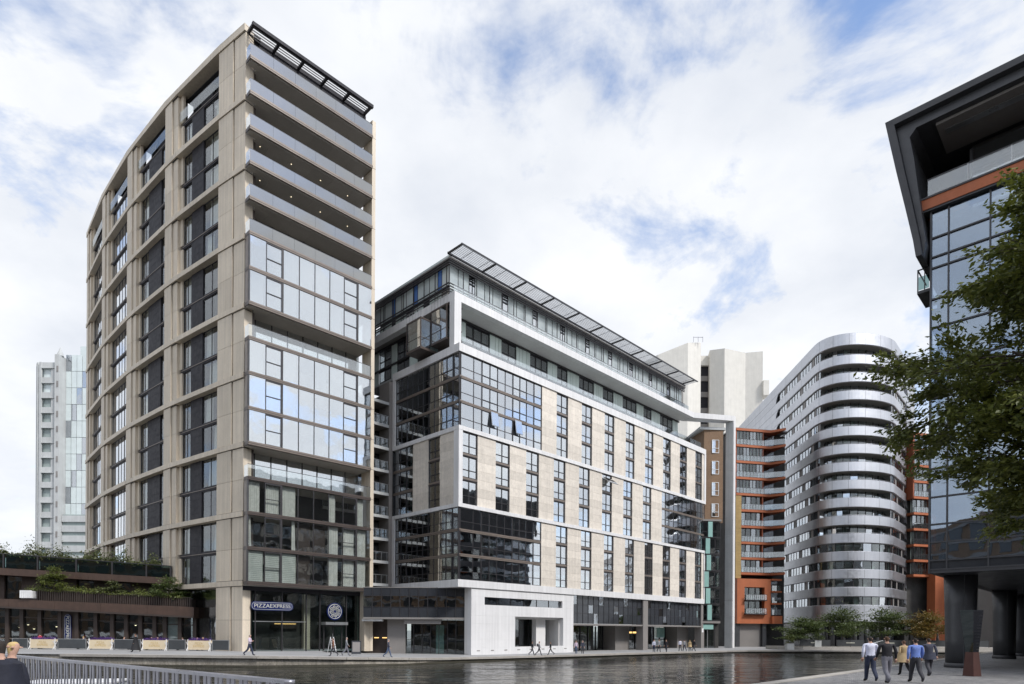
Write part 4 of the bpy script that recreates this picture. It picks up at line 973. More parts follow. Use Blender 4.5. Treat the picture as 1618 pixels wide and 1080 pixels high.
    for dpt in (0.0, 0.3):
        for x, z in pr[:4]+[(0.0, z1), (L, z1), (L, z0)]: pp = A+wd*x-no*(dpt+.01); m_.v.append((pp.x, pp.y, z))
    m_.f = [tuple(range(n_)), tuple(range(2*n_-1, n_-1, -1))]+[(i, n_+i, n_+(i+1) % n_, (i+1) % n_) for i in range(n_)]; m_.m = [0]*len(m_.f); m_.build('end_wall', 'silver', sv)
ss('base_wall', [(2.0, -1.0), (2.0, 3.8), (2.4, 3.8), (2.4, -1.0)], 'tile_dark')
for i in range(nleft, nnose, 4): p = path[i]-nrm[i]*0.9; MB().lathe([(.35, -1.0), (.35, 3.7)], 14, (p.x, p.y)).build('column', 'column_grey', sv, True)

# ================================================================ pale concrete towers behind
ct = thing('concrete_tower', 'pale windowless concrete tower with a dark slit rising behind the white block', 'building', (0, 0, 0), 0)
def pz(px, py, Y): 
    dx, dy = px-809, py-995; return ((dx+.006*dy)/990*Y, 1.9-(dy-.006*dx)/990*Y)
def folded(name, pts, mat, par, zb=0.0):
    m_ = MB(); n = len(pts); fr = []
    for px, py, Y in pts: X, Z = pz(px, py, Y); fr.append((X, Y, Z))
    back = [(x*1.06, y+22, z) for x, y, z in fr]
    ring = fr+back[::-1]
    m_.v = [(x, y, zb) for x, y, z in ring]+ring; k = len(ring)
    m_.f = [tuple(range(k))[::-1]]+[(i, (i+1) % k, k+(i+1) % k, k+i) for i in range(k)]+[(k+i, k+i+1, k+k-2-i, k+k-1-i) for i in range(n-1)]
    m_.m = [0]*len(m_.f); return m_.build(name, mat, par)
folded('tower_wing', [(1010, 575, 196), (1040, 560, 192), (1087, 541, 190), (1107.5, 541, 192)], 'concrete_pale', ct)
folded('tower_wing', [(1121.5, 553, 193), (1145, 550, 189.5), (1178, 557, 192), (1205.5, 554.5, 191)], 'concrete_pale', ct)
X0, Zt = pz(1109, 566, 197); X1, _ = pz(1123, 566, 197)
slit = box('slit_wall', ct, X0-2, X1+2, 196, 200, 0, Zt-3, 'dark_panel'); box('slit_cap', ct, X0-2, X1+2, 195, 200, Zt-3, Zt, 'concrete_pale')
for k in range(9): box('slit_spandrel', ct, X0-1, X1+1, 195.7, 196, 40+5.0*k, 41.6+5.0*k, 'grey_clad')
rm = MB(); xa, za = pz(1095, 541, 191); 
for q in range(3): rm.box(xa+1.4*q, xa+.1+1.4*q, 190.5, 190.7, za, za+1.6)
rm.box(xa, xa+2.9, 190.5, 190.7, za+1.4, za+1.5); rm.build('roof_aerial', 'rail_grey', ct)
xa, za = pz(1207, 610, 191); MB().box(xa-.5, xa+1.2, 190, 194, za-3, za+1.5).build('side_ledge', 'concrete_pale', ct)

lt = thing('office_tower', 'far grey concrete and pale glass tower left of the beige tower', 'building', (0, 0, 0), 0)
YT = 150.0
def fx(px): return pz(px, 700, YT)[0]
zt_ = pz(60, 572, YT)[1]
FLH = 3.58; nf = 17
xw0, xw1, xw2, xw3 = fx(51), fx(66), fx(80), fx(91)
MB().box(xw0+1.5, xw3, YT+1.2, YT+14, 0, zt_-1).build('inner_core', 'interior', lt)
cyl = []
for k in range(nf):
    z1 = zt_-FLH*k; 
    # rounded corner bands
    pts = [(xw0+2.4-2.4*math.cos(t), YT+2.4-2.4*math.sin(t)) for t in np.linspace(-.5, PI/2, 9)]+[(xw3, YT), (xw3, YT+1), (xw1, YT+3)]
    MB().prism(pts[::-1], z1-1.35, z1).build('floor_band', 'concrete_grey', lt)
    box('band_ledge', lt, xw1-.3, xw2+1.2, YT-.25, YT, z1-1.45, z1-1.3, 'concrete_grey')  # projecting concrete strip at the foot of each band
    if k < 12:
        box('window_pane', lt, xw1, xw2, YT+.5, YT+.55, z1-FLH, z1-1.35, 'hazy_window' if k > 1 else 'pale_glass'); box('wall_panel', lt, xw2, xw3, YT+.05, YT+1, z1-FLH, z1-1.35, 'concrete_grey')
        if k % 1 == 0: box('slot_window', lt, fx(93), fx(95.5), YT-.95, YT-.85, z1-2.6, z1-1.2, 'grey_clad')
    else: box('wall_panel', lt, xw1+1.0, xw3, YT+.02, YT+1, z1-FLH, z1-1.35, 'concrete_grey'); box('window_pane', lt, xw1, xw1+1.0, YT+.4, YT+.45, z1-FLH, z1-1.35, 'hazy_window')
    for t in (0.1, 0.55, 1.0, 1.4):
        px_, py_ = xw0+2.4-2.5*math.cos(t), YT+2.4-2.5*math.sin(t); o = link('fin', boxmesh(.35, .55, FLH, 'concrete_grey'), lt); o.location = (px_, py_, z1-FLH/2); o.rotation_euler = (0, 0, t)
    px_ = [(xw0+2.9-2.4*math.cos(t), YT+2.9-2.4*math.sin(t)) for t in np.linspace(-.4, PI/2, 7)]
    MB().prism((px_+[(xw1, YT+4)])[::-1], z1-FLH, z1-1.35).build('corner_glass', 'hazy_window', lt)
MB().box(xw3-.2, fx(96.5), YT-.85, YT+2, 12, zt_+1.6).build('stair_turret', 'concrete_grey', lt); MB().lathe([(.75, zt_+1.6), (.6, zt_+2.2), (.03, zt_+3.8)], 12, ((xw3+fx(96.5))/2-.1, YT+.3)).build('turret_cap', 'concrete_grey', lt)
gx0, gx1 = fx(96.5), fx(140); ztg = pz(100, 556, YT)[1]
for i in range(5):
    for k in range(13):
        a = gx0+(gx1-gx0)*i/5; z1 = ztg-4.0*k; box('glass_panel', lt, a+.05, a+(gx1-gx0)/5-.05, YT+1.5, YT+1.6, z1-3.9, z1, 'pale_glass' if (i+k) % 4 else 'glass_mirror')
box('glass_back', lt, gx0, gx1, YT+1.8, YT+2, 10, ztg, 'concrete_grey'); box('rooftop_screen', lt, fx(108), gx1, YT+4, YT+4.3, ztg-2, ztg+3.2, 'pale_glass')
for k in range(9): box('lower_band', lt, fx(97), gx1, YT+.2, YT+1, 8+2.4*k, 9.5+2.4*k, 'concrete_grey')
MB().box(fx(97), gx1, YT+.6, YT+1.2, 0, 29).build('lower_glass', 'hazy_window', lt)
MB().box(xw0+.6, fx(97), YT+.9, YT+8, 0, 12).build('lower_wall', 'concrete_grey', lt)

# ================================================================ low terraced restaurant building on the left
lo = thing('terrace_building', 'low dark timber restaurant building with roof garden at the far left', 'building', (0, 0, 0), 0)
XL, XR, YL = -54.7, -32.4, 66.0
def zl(x, a, b): return a+(b-a)*(x-XL)/(XR-XL)
def ybf(x): return 67.0-(x-XL)/(XR-XL)*1.2
def sbox(name, par, x0, x1, d0, d1, za, zb, mat, mk=True):
    m_ = MB(); y0, y1 = ybf(x0), ybf(x1)
    m_.v = [(x0, y0+d0, zl(x0, *za)), (x1, y1+d0, zl(x1, *za)), (x1, y1+d1, zl(x1, *za)), (x0, y0+d1, zl(x0, *za)), (x0, y0+d0, zl(x0, *zb)), (x1, y1+d0, zl(x1, *zb)), (x1, y1+d1, zl(x1, *zb)), (x0, y0+d1, zl(x0, *zb))]
    m_.f = list(BF); m_.m = [0]*6; return m_.build(name, mat, par) if mk else m_
FB, FT, PT, UB, GB, GT = (3.94, 2.9), (4.9, 4.05), (6.03, 4.95), (7.52, 6.36), (8.27, 7.03), (9.79, 8.2)
G0 = (-0.4, -0.4)
def X_(px): return (px-809)/990*66.4
sbox('inner_core', lo, -80, XR-1, 7, 14, G0, GB, 'interior'); sbox('roof', lo, -80, XR-1, 1.5, 14, GB, (8.4, 7.15), 'timber_dark')
for i in range(9):
    a = -78+(X_(318)+78)*i/9; b = -78+(X_(318)+78)*(i+1)/9
    fb_ = sbox('fascia', lo, a+.01, b-.01, -1.0, 1.0, FB, FT, 'timber'); sbox('fascia_lip', fb_, a+.01, b-.01, -1.08, -.9, FB, (4.12, 3.08), 'timber_dark')
    a = -78+(X_(262)+78)*i/9; b = -78+(X_(262)+78)*(i+1)/9
    sbox('upper_fascia', lo, a+.01, b-.01, 1.2, 3.0, UB, GB, 'timber')
sbox('terrace_deck', lo, -78, X_(315), -0.8, 7, (4.7, 3.85), (4.85, 4.0), 'timber_dark')
gx = [-73.5, -69, -64.2, -59.5, X_(0)-1.2, X_(40), X_(105), X_(165), X_(222), X_(262)]
for a, b in zip(gx[:-1], gx[1:]):
    sbox('balustrade_panel', lo, a+.06, b-.06, 1.25, 1.3, GB, GT, 'glass_teal'); sbox('balustrade_post', lo, b-.08, b+.08, 1.2, 1.4, GB, GT, 'mullion')
    sbox('balustrade_backing', lo, a+.06, b-.06, 1.5, 1.55, GB, (9.6, 8.0), 'screen_dark'); sbox('top_rail', lo, a, b, 1.2, 1.4, GT, (9.87, 8.28), 'mullion')
# upper storey wall
for i in range(10):
    a = -76+4.2*i; b = a+4.2
    if b > X_(300): break
    sbox('upper_wall', lo, a+.02, a+2.2, 3.2, 3.4, (4.8, 3.9), UB, 'timber'); sbox('upper_glazing', lo, a+2.2, b-.02, 3.4, 3.45, (4.8, 3.9), UB, 'glass_shop')
# planter screen of thin upright slats
sl = MB(); x = X_(60)
while x < X_(308):
    q = sbox('s', None, x, x+.13, -.55, -.45, FT, PT, 'timber', False); n0 = len(sl.v); sl.v += q.v; sl.f += [tuple(n0+i for i in f) for f in BF]; sl.m += [0]*6; x += .24
tag(sl.build('slat_screen', 'timber_dark', lo), None, None, kind='stuff')
sbox('planter', lo, X_(60), X_(310), -.4, .5, FT, (5.9, 4.85), 'timber_dark'); sbox('planter_rim', lo, X_(60), X_(310), -.6, -.3, PT, (6.1, 5.02), 'timber_dark')
cb = MB()
for q in range(6): cb.box(X_(40)+.2*q, X_(40)+.16+.2*q, 65.6, 65.75, 4.95, 5.75)
cb.box(X_(40), X_(40)+1.2, 65.76, 66.6, 4.95, 5.7); cb.build('planter_crate', 'white_paint', lo)
# ground storey glazing between dark timber posts
px = [-70, -45, -22, 5, 29, 59, 92, 120, 151, 178, 201, 224, 247, 264, 288, 312]
for a, b in zip(px[:-1], px[1:]):
    a, b = X_(a), X_(b); solid_ = abs(a-X_(92)) < .1
    sbox('post', lo, a-.2, a+.2, -.1, .3, G0, FB, 'timber_dark')
    if solid_: sbox('wall_panel', lo, a+.2, b-.2, 0, .3, G0, FB, 'timber_dark'); continue
    sbox('window_pane', lo, a+.2, b-.2, .1, .13, G0, FB, 'glass_shop'); sbox('transom', lo, a+.2, b-.2, .05, .2, (3.0, 2.1), (3.08, 2.18), 'timber_dark'); sbox('low_rail', lo, a+.2, b-.2, .05, .2, (0.6, 0.5), (0.72, 0.62), 'bronze_lt')
sbox('post', lo, X_(312)-.2, X_(312)+.2, -.1, .3, G0, FB, 'timber_dark')
sbox('dining_floor', lo, -78, XR, .3, 7, (-.36, -.36), (-.28, -.28), 'timber_dark')
sbox('drape', lo, X_(266), X_(284), .2, .35, G0, FB, 'concrete_grey')
for q, (p_, z_, lb_) in enumerate(((11, 1.9, 'leftmost low pendant lamp in the restaurant windows'), (25, 2.2, 'higher of two pendant lamps in the leftmost windows'), (35, 1.75, 'lowest pendant lamp hanging in the second window from the left'), (44, 2.0, 'right hand pendant lamp in the second window from the left'), (73, 2.0, 'single pendant lamp in the window left of the upright blue sign'), (205, 2.2, 'single pendant lamp in the windows right of the upright blue sign'))):
    ld = thing('pendant_lamp', lb_, 'lamp', (X_(p_), ybf(X_(p_))+1.2, z_), 0, 'pendant lamps in the restaurant')
    MB().lathe([(.03, .22), (.2, .1), (.22, 0), (.2, -.02)], 12).build('lamp_shade', 'bronze_lt', ld, True); MB().lathe([(.02, -.1), (.1, -.05), (.1, .02), (.02, .06)], 10).build('bulb', 'lamp_spot', ld, True); MB().box(-.01, .01, -.01, .01, .2, 3.2-z_+0.1).build('flex', 'mullion', ld)
vsn = thing('vertical_sign', 'upright dark blue sign with pale sideways letters beside the restaurant windows', 'sign', (X_(107), ybf(X_(107))-.14, 1.65), 0)
m_ = plate('sign_board', vsn, 3.3, .72, .08, 'sign_blue'); m_.rotation_euler = (0, PI/2, 0)
m_ = plate('sign_rim', vsn, 3.18, .62, .012, 'sign_text', -.08); m_.rotation_euler = (0, PI/2, 0); m_ = plate('sign_field', vsn, 3.12, .56, .014, 'sign_blue', -.084); m_.rotation_euler = (0, PI/2, 0)
tm = textmesh('PIZZAEXPRESS', .5, 'sign_text'); wdt = max(v.co.x for v in tm.vertices)-min(v.co.x for v in tm.vertices); tm.transform(Matrix.Diagonal((2.85/wdt, 1, 1, 1))); tm.transform(Matrix.Rotation(PI/2, 4, 'X')); o = link('sign_lettering', tm, vsn); o.location = (0, -.11, 0); o.rotation_euler = (0, PI/2, 0)

# ================================================================ dark office on the right, carried on round columns
rb = thing('office_building', 'dark glass office on round columns with an orange balcony edge at the right', 'building', (21.9, 33.0, 0), ROT)
BT = 46.0; BU = 62.0; BZ = 5.0; RZ = 29.1      # extent toward the viewer (along -y), extent away, soffit, roof
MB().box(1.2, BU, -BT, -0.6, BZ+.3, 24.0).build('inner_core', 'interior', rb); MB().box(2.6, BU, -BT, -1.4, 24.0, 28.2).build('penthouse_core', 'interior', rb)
for q in range(12): box('soffit_panel', rb, 0.3, BU, -BT+(BT-.3)*q/12, -BT+(BT-.3)*(q+1)/12-.03, BZ, BZ+.25, 'column_grey')
MB().prism([(0.0, -BT), (0.4, -BT), (0.4, -0.05), (0.0, 0.0)][::-1], BZ, BZ+.2).build('soffit_edge', 'charcoal', rb)
lv = [5.2, 5.68, 6.63, 7.57, 9.0, 10.5, 12.71, 14.2, 16.0, 17.9, 19.4, 21.04, 21.61, 22.62, 24.0]
ts = [0.0, 0.81]+[0.81+1.73*(k+1) for k in range(26)]
for j in range(len(lv)-1):
    for i in range(len(ts)-1):
        a, b = ts[i], ts[i+1]
        if i > 7 and j % 2: continue
        z1 = lv[j+1] if i <= 7 else lv[min(j+2, len(lv)-1)]
        box('glass_pane', rb, 0.05, 0.08, -b+.03, -a-.03, lv[j]+.03, z1-.03, 'spandrel' if j in (0,) else 'glass_office')
    box('transom', rb, -0.03, 0.12, -BT+.5, 0.0, lv[j]-.05, lv[j]+.03, 'charcoal')
for t in ts[1:]: box('mullion', rb, -0.02, 0.12, -t-.035, -t+.035, 5.2, 24.0, 'charcoal')
box('corner_post', rb, -0.04, 0.3, -0.08, 0.0, 5.0, 24.0, 'column_grey')
# flank facing the basin (seen only in reflections): spandrels and dark ribbon windows
for k in range(6):
    z = 5.0+3.2*k; box('flank_band', rb, 0.3, BU, -0.6, -0.05, z, z+1.2, 'charcoal'); 
    for q in range(14): box('flank_window', rb, 0.4+4.4*q, 4.6+4.4*q, -0.3, -0.25, z+1.2, z+3.2, 'glass_dark')
# balcony with orange edge and glass balustrade, set-back top storey
for q in range(10): box('orange_edge', rb, -0.25, 1.0, -4.6*(q+1)+.01, -4.6*q+(.45 if q == 0 else -.01), 24.12, 24.66, 'orange')
box('edge_trim', rb, -.3, .5, -BT, .47, 24.66, 24.75, 'charcoal'); box('edge_trim', rb, -.2, .5, -BT, .4, 24.02, 24.11, 'charcoal')
for q in range(18): box('balustrade_pane', rb, -.1, -.07, -.23-1.75*(q+1)+.02+.35, -.23-1.75*q-.02+.35, 24.85, 25.7, 'glass_rail'); box('balustrade_post', rb, -.12, -.05, -.23-1.75*(q+1)+.33, -.23-1.75*(q+1)+.37, 24.75, 25.7, 'aluminium')
box('balustrade_rail', rb, -.12, -.04, -BT, .12, 25.7, 25.75, 'charcoal')
for q in range(14): box('top_glazing', rb, 2.4, 2.43, -1.4-2.4*(q+1)+.04, -1.4-2.4*q-.04, 24.75, 27.9, 'glass_dark'); box('top_mullion', rb, 2.3, 2.5, -1.4-2.4*q-.06, -1.4-2.4*q+.06, 24.75, 27.9, 'charcoal')
box('top_transom', rb, 2.32, 2.5, -BT, -1.4, 26.6, 26.7, 'charcoal')
# sweeping eave: a shell that curls up from the wall head into the roof
prf_o = [(0.42, 21.4), (.55, 22.3), (.92, 24.2), (1.32, 26.2), (1.62, 27.8), (1.87, 29.15), (-BT, 29.15)]
def shell(name, par, outer, inner, x0, x1, mat):
    pr = outer+inner; n_ = len(pr); ev = MB()
    for xx in (x0, x1):
        for y, z in pr: ev.v.append((xx, y, z))
    ev.f = [(i, (i+1) % n_, n_+(i+1) % n_, n_+i) for i in range(n_)]+[tuple(range(n_))[::-1], tuple(n_+i for i in range(n_))]; ev.m = [0]*len(ev.f); return ev.build(name, mat, par)
shell('eave', rb, prf_o, [(-BT, 28.82), (1.44, 28.82), (1.22, 27.6), (.98, 26.2), (.60, 24.2), (.26, 22.3), (.15, 21.4)], -1.1, BU, 'charcoal')
shell('eave_lining', rb, [(.15, 21.5), (.26, 22.4), (.58, 24.2), (.96, 26.2), (1.20, 27.6), (1.42, 28.80), (-BT, 28.80)], [(-BT, 28.35), (.5, 28.35), (.80, 28.0), (.60, 26.8), (.42, 25.2), (.2, 23.4), (.05, 22.2)], -.75, BU, 'column_grey')
box('eave_soffit', rb, -.4, 2.3, -BT, -.3, 28.2, 28.34, 'grey_clad'); box('eave_stripe', rb, .2, .6, -BT, -.6, 28.16, 28.2, 'aluminium')
# little corner balcony
cbx = MB(); cbx.box(.4, 2.4, .1, .66, 20.1, 20.25).box(.4, .45, .1, .66, 21.35, 21.41).box(.4, 2.4, .61, .66, 21.35, 21.41).box(.4, .45, .61, .66, 20.25, 21.35).box(.4, .45, .3, .34, 20.25, 21.35); cbo = cbx.build('corner_balcony', 'charcoal', rb)
box('balcony_pane', rb, .42, .44, .12, .60, 20.3, 21.0, 'glass_teal')
# columns
for (a, c, r) in ((2.6, -1.0, .72), (19.6, -1.0, .70), (27.2, -1.2, .72), (30.5, -3.2, .7), (11.0, -9.5, .7), (2.6, -9.5, .72), (2.6, -18, .72), (19.6, -9.5, .7)):
    m_ = MB(); pts = []
    ring = [(a+r*1.25*math.cos(t), c+r*.9*math.sin(t)) for t in np.linspace(0, 2*PI, 29)[:-1]]
    m_.lathe([(r*.94, 0.25), (r*.96, 1.5), (r*1.0, 3.4), (r*1.06, BZ)], 28, (0, 0)); co = m_.build('column', 'column_grey', rb, True, (a, c, 0))
    MB().lathe([(r*1.02, 0), (r*1.02, .25), (r*.94, .26)], 28).build('column_base', 'charcoal', co, True)
    for t in (PI*1.12, PI*1.55): MB().bar((r*.942*math.cos(t), r*.942*math.sin(t), .26), (r*1.055*math.cos(t), r*1.055*math.sin(t), BZ), .03).build('column_joint', 'charcoal', co)
MB().box(7, BU, -40, -13, 0, BZ).build('lobby_core', 'charcoal', rb)
for q in range(8): box('lobby_glazing', rb, 6.9, 6.95, -14-3.2*(q+1)+.05, -14-3.2*q-.05, .1, BZ-.1, 'glass_dark')
# far block closes the view; unseen one added behind the viewer darkens reflections
bb = thing('unseen_offices', 'unseen brown brick offices added behind the viewer to darken reflections', 'building', (-10, -46, 0), 0)
MB().box(-215, 95, -16, -1, 0, 27).build('wall', 'brick_brown', bb)
for k in range(7):
    box('sill_band', bb, -215, 95, -1, -.7, 3.6*k+3.0, 3.6*k+3.6, 'grey_clad')
    for q in range(51): box('window', bb, -214+6*q, -210.4+6*q, -1.0, -.95, 3.6*k+.6, 3.6*k+3.0, 'tile_dark')

fo = thing('far_offices', 'pale grey offices beyond the colonnade at the far right', 'building', (0, 0, 0))
MB().box(88, 150, 104, 130, -1, 24).build('wall', 'grey_clad', fo)
for k in range(6):
    for q in range(12): box('window', fo, 89+5*q, 92.6+5*q, 103.9, 104, 1+3.7*k, 3.4+3.7*k, 'glass_dark')
# ================================================================ plants
def leaf_mesh(name, par, P, size, mat, flat=0.5, seed=1, dirs=None, aspect=0.5):
    """P (n,3): one folded leaf per point"""
    r = np.random.default_rng(seed); n = len(P)
    d = r.normal(size=(n, 3)); d[:, 2] *= (1-flat)
    if dirs is not None: d = d*0.6+dirs
    d /= np.linalg.norm(d, axis=1, keepdims=True)
    up = r.normal(size=(n, 3))*0.55+np.array([0, 0, 1.0]); w = np.cross(d, up); w /= np.linalg.norm(w, axis=1, keepdims=True)+1e-9
    s = size*r.uniform(.6, 1.25, (n, 1)); u = np.cross(w, d)
    a = P-d*s*.5; b = P+d*s*.5; c = P+w*s*aspect*.5-u*s*.08; e = P-w*s*aspect*.5-u*s*.08
    V = np.empty((n*4, 3)); V[0::4] = a; V[1::4] = c; V[2::4] = b; V[3::4] = e
    me = bpy.data.meshes.new('leaves'); me.vertices.add(n*4); me.vertices.foreach_set('co', V.ravel())
    idx = np.arange(n*4).reshape(n, 4); F = np.concatenate([idx[:, [0, 1, 2]], idx[:, [0, 2, 3]]], 1).ravel()
    me.loops.add(n*6); me.loops.foreach_set('vertex_index', F); me.polygons.add(n*2); me.polygons.foreach_set('loop_start', np.arange(n*2)*3)
    at = me.attributes.new('leafv', 'FLOAT', 'POINT'); at.data.foreach_set('value', np.repeat(r.uniform(0, 1, n), 4))
    me.materials.append(M[mat]); me.update(); me.validate(); o = link(name, me, par); o['kind'] = 'stuff'; return o
def blob_points(r, n, cen, rad, clumps=18, hollow=0.55):
    cl = r.normal(size=(clumps, 3)); cl /= np.linalg.norm(cl, axis=1, keepdims=True); cl *= r.uniform(hollow, 1, (clumps, 1)); k = r.integers(0, clumps, n)
    p = cl[k]+r.normal(size=(n, 3))*r.uniform(.10, .26, clumps)[k][:, None]
    return p*np.array(rad)+np.array(cen)
def small_tree(name, label, loc, h, rx, ry, seed, mat='leaf_green', n=2600, leaf=.16, group=None, trunk=0.07, base=0.36, layers=True):
    t = thing(name, label, 'tree', loc, 0, group); r = np.random.default_rng(seed); rr = random.Random(seed)
    tr = MB(); top = h*.8; lean = rr.uniform(-.2, .2)
    tr.tube([(0, 0, -.05), (lean*.3, 0, h*.3), (lean, .05, h*.55), (lean*1.2, 0, top)], [trunk, trunk*.8, trunk*.6, trunk*.2], 7)
    pts = []
    for k in range(11):
        a = rr.uniform(0, 2*PI); z0 = h*(base-.08)+h*.45*k/11; L = (1-.55*k/11)
        e = (lean+math.cos(a)*rx*L, math.sin(a)*ry*L, z0+h*rr.uniform(.06, .22)); m_ = (lean*.7+math.cos(a)*rx*L*.5, math.sin(a)*ry*L*.5, z0+h*.10)
        tr.tube([(lean*.5, 0, z0), m_, e], [trunk*.45, trunk*.3, trunk*.1], 5)
        m = n//14; q = np.linspace(.25, 1.05, m)[:, None]; line = np.array([lean*.5, 0, z0])*(1-q)+np.array(e)*q
        pts.append(line+r.normal(size=(m, 3))*np.array([rx*.18, ry*.18, h*.022]))
    m = n//7; pts.append(np.array([lean, 0, h*.84])+r.normal(size=(m, 3))*np.array([rx*.22, ry*.22, h*.07]))
    tr.build('trunk', 'bark', t, True); leaf_mesh('crown', t, np.concatenate(pts), leaf, mat, .6, seed, aspect=.55); return t
# the large tree leaning in from the right
bt = thing('street_tree', 'large dark leafy tree leaning into view in front of the office', 'tree', (16.35, 15.2, -.25))
rr = random.Random(5); r = np.random.default_rng(5)
tk = MB(); tk.tube([(0, 0, -.1), (0.05, 0, 1.2), (-.1, .05, 3.2), (-.2, .1, 6), (-.3, 0, 9), (-.2, 0, 12)], [.26, .2, .17, .13, .08, .03], 10); tk.build('trunk', 'bark', bt, True)
tips = []; lm = MB()
def grow(p, d, L, rad, lev):
    q = p+d*L; mid = p+d*L*.5+Vector((rr.uniform(-.1, .1), rr.uniform(-.1, .1), rr.uniform(-.02, .1)))*L
    lm.tube([p, mid, q], [rad, rad*.75, rad*.5], 5 if lev < 2 else 4)
    if lev >= 1:
        tips.append((p, mid, q, lev))
    if lev < 3:
        for k in range(4 if lev < 2 else 3):
            nd = (d+Vector((rr.gauss(0, .55), rr.gauss(0, .55), rr.gauss(0, .28)))).normalized(); f = rr.uniform(.35, 1); grow(p+(q-p)*f, nd, L*rr.uniform(.45, .68), rad*.5, lev+1)
for k in range(46):
    z = 4.7+8.5*k/46; a = rr.uniform(PI*.62, PI*1.45) if k % 4 else rr.uniform(0, 2*PI)
    f = 1-abs(z-8.2)/9.0; L = (3.6+rr.uniform(-.5, .6))*f
    grow(Vector((-.1, 0, z)), Vector((math.cos(a), math.sin(a), rr.uniform(.05, .30) if z < 8 else rr.uniform(.1, .6))).normalized(), L, .05*f+.012, 0)
lm.build('limbs', 'bark', bt, True)
P = []; D = []
for p, m_, q, lev in tips:
    n = {1: 70, 2: 62, 3: 48}[lev]
    for k in range(n):
        f = rr.uniform(.15, 1.08); b = p.lerp(q, f); P.append((b.x+rr.gauss(0, .10), b.y+rr.gauss(0, .10), b.z+rr.gauss(0, .07)-.03)); d = (q-p).normalized(); D.append((d.x, d.y, d.z-.25))
leaf_mesh('crown', bt, np.array(P), .15, 'leaf_big', .55, 3, np.array(D), .52)
# trees along the far terrace
for i, (px_, Y, h, rx, mat, lab) in enumerate(((1268, 97, 5.0, 4.0, 'leaf_green', 'small green tree standing left of the terrace row by the orange building'), (1332, 98, 6.6, 4.3, 'leaf_green', 'taller layered green tree in the middle of the terrace row'), (1398, 98, 6.5, 4.3, 'leaf_green', 'layered green tree right of the middle of the terrace row'), (1464, 95, 6.0, 3.8, 'leaf_autumn', 'small tree turning yellow and orange beside the round column'))):
    small_tree('terrace_tree', lab, ((px_-809)/990*Y, Y, -.8), h, rx, rx, 30+i, mat, 7000, .30, 'trees on the far terrace')
small_tree('terrace_shrub', 'small light green tree growing in the planter over the restaurant', (X_(88), 66.2, 5.2), 3.2, 1.7, 1.2, 41, 'leaf_lime', 2600, .2, 'trees in the restaurant planters', .05, .3)
small_tree('terrace_shrub', 'wide dark shrub at the right end of the restaurant planter', (X_(272), 65.6, 4.4), 2.9, 2.0, 1.3, 42, 'leaf_green', 3600, .2, 'trees in the restaurant planters', .05, .25)
def hedge(name, label, x0, x1, d, zf, h, n, mat, seed, leaf=.16):
    r = np.random.default_rng(seed); x = r.uniform(x0, x1, n); lump = .55+.45*np.sin(x*1.3+seed)*np.sin(x*.47+2)+.2*np.sin(x*4.1)
    z = np.array([zl(v, *zf) for v in x])+np.abs(r.normal(size=n))*h*.5*np.clip(lump, .25, 1.3); y = np.array([ybf(v) for v in x])+d+r.normal(size=n)*.45
    o = leaf_mesh(name, None, np.stack([x, y, z], 1), leaf, mat, .1, seed, aspect=.4); tag(o, label, 'hedge', kind='stuff')
hedge('roof_grass', 'long grasses growing along the restaurant roof', -76, X_(235), 2.4, (9.45, 7.95), 1.9, 16000, 'leaf_grass', 1, .3)
hedge('planter_greenery', 'low green plants spilling over the slatted planter', X_(45), X_(300), 0.0, (5.95, 4.9), .8, 6500, 'leaf_lime', 2, .2)
small_tree('planter_bush', 'rounded grey green bush in the middle of the slatted planter', (X_(180), 66.0, 5.3), 1.6, 1.3, .7, 44, 'leaf_grass', 900, .2, None, .03, .2)

# ================================================================ far terrace in front of the silver building
tz = -0.35
te = MB().prism([(40.5, 95.5), (43.5, 93.6), (74, 93.6), (74, 100), (40.5, 100)], -0.9, tz).build('raised_terrace', 'coping', None); te['kind'] = 'structure'
for i, (x, w) in enumerate(((43.5, 4.6), (49.0, 4.2), (54.5, 5.0), (61.0, 4.5), (67, 5))):
    t = thing('wind_screen', ('dark wind screen at the left end of the far terrace', 'second dark wind screen of the far terrace from the left', 'dark wind screen in the middle of the far terrace', 'dark wind screen right of the middle of the far terrace', 'rightmost dark wind screen of the far terrace')[i], 'screen', (x, 94.6, tz), 0, 'wind screens on the far terrace')
    MB().box(0, w, -.02, .02, .12, 1.05).build('screen_panel', 'screen_dark', t)
    for q in (0, w/2, w): MB().box(q-.03, q+.03, -.03, .03, 0, 1.1).build('post', 'mullion', t)
    MB().prism([(w*.35, 0), (w*.65, 0), (w*.65, .01), (w*.35, .01)], .55, .68).build('screen_motif', 'sign_text', t, loc=(0, -.035, 0))
for i, (x, m_) in enumerate(((41.6, 'leaf_lime'), (46.2, 'leaf_green'))):
    t = thing('plant_pot', ('pale square plant pot with a yellow green shrub by the white leg', 'square plant pot with a dark shrub before the orange base')[i], 'plant pot', (x, 95.0 if i else 93.9, -0.8 if i == 0 else tz), 0, 'plant pots on the far quay')
    MB().box(-.5, .5, -.5, .5, 0, .95).build('pot', 'concrete_grey', t); MB().box(-.53, .53, -.53, .53, .95, 1.0).build('rim', 'grey_clad', t)
    leaf_mesh('foliage', t, blob_points(np.random.default_rng(60+i), 700, (0, 0, 1.5), (.8, .8, .7)), .2, m_, .2, i)
hr = thing('handrail', 'thin steel handrail on the steps of the far terrace', 'handrail', (53.6, 93.4, -.8)); q = MB(); q.tube([(0, 0, 0), (0, 0, 1.0), (2.2, .8, 1.45), (2.2, .8, .4)], [.03]*4, 6); q.tube([(1.1, .4, .1), (1.1, .4, 1.2)], [.025]*2, 6); q.build('rail', 'aluminium', hr)
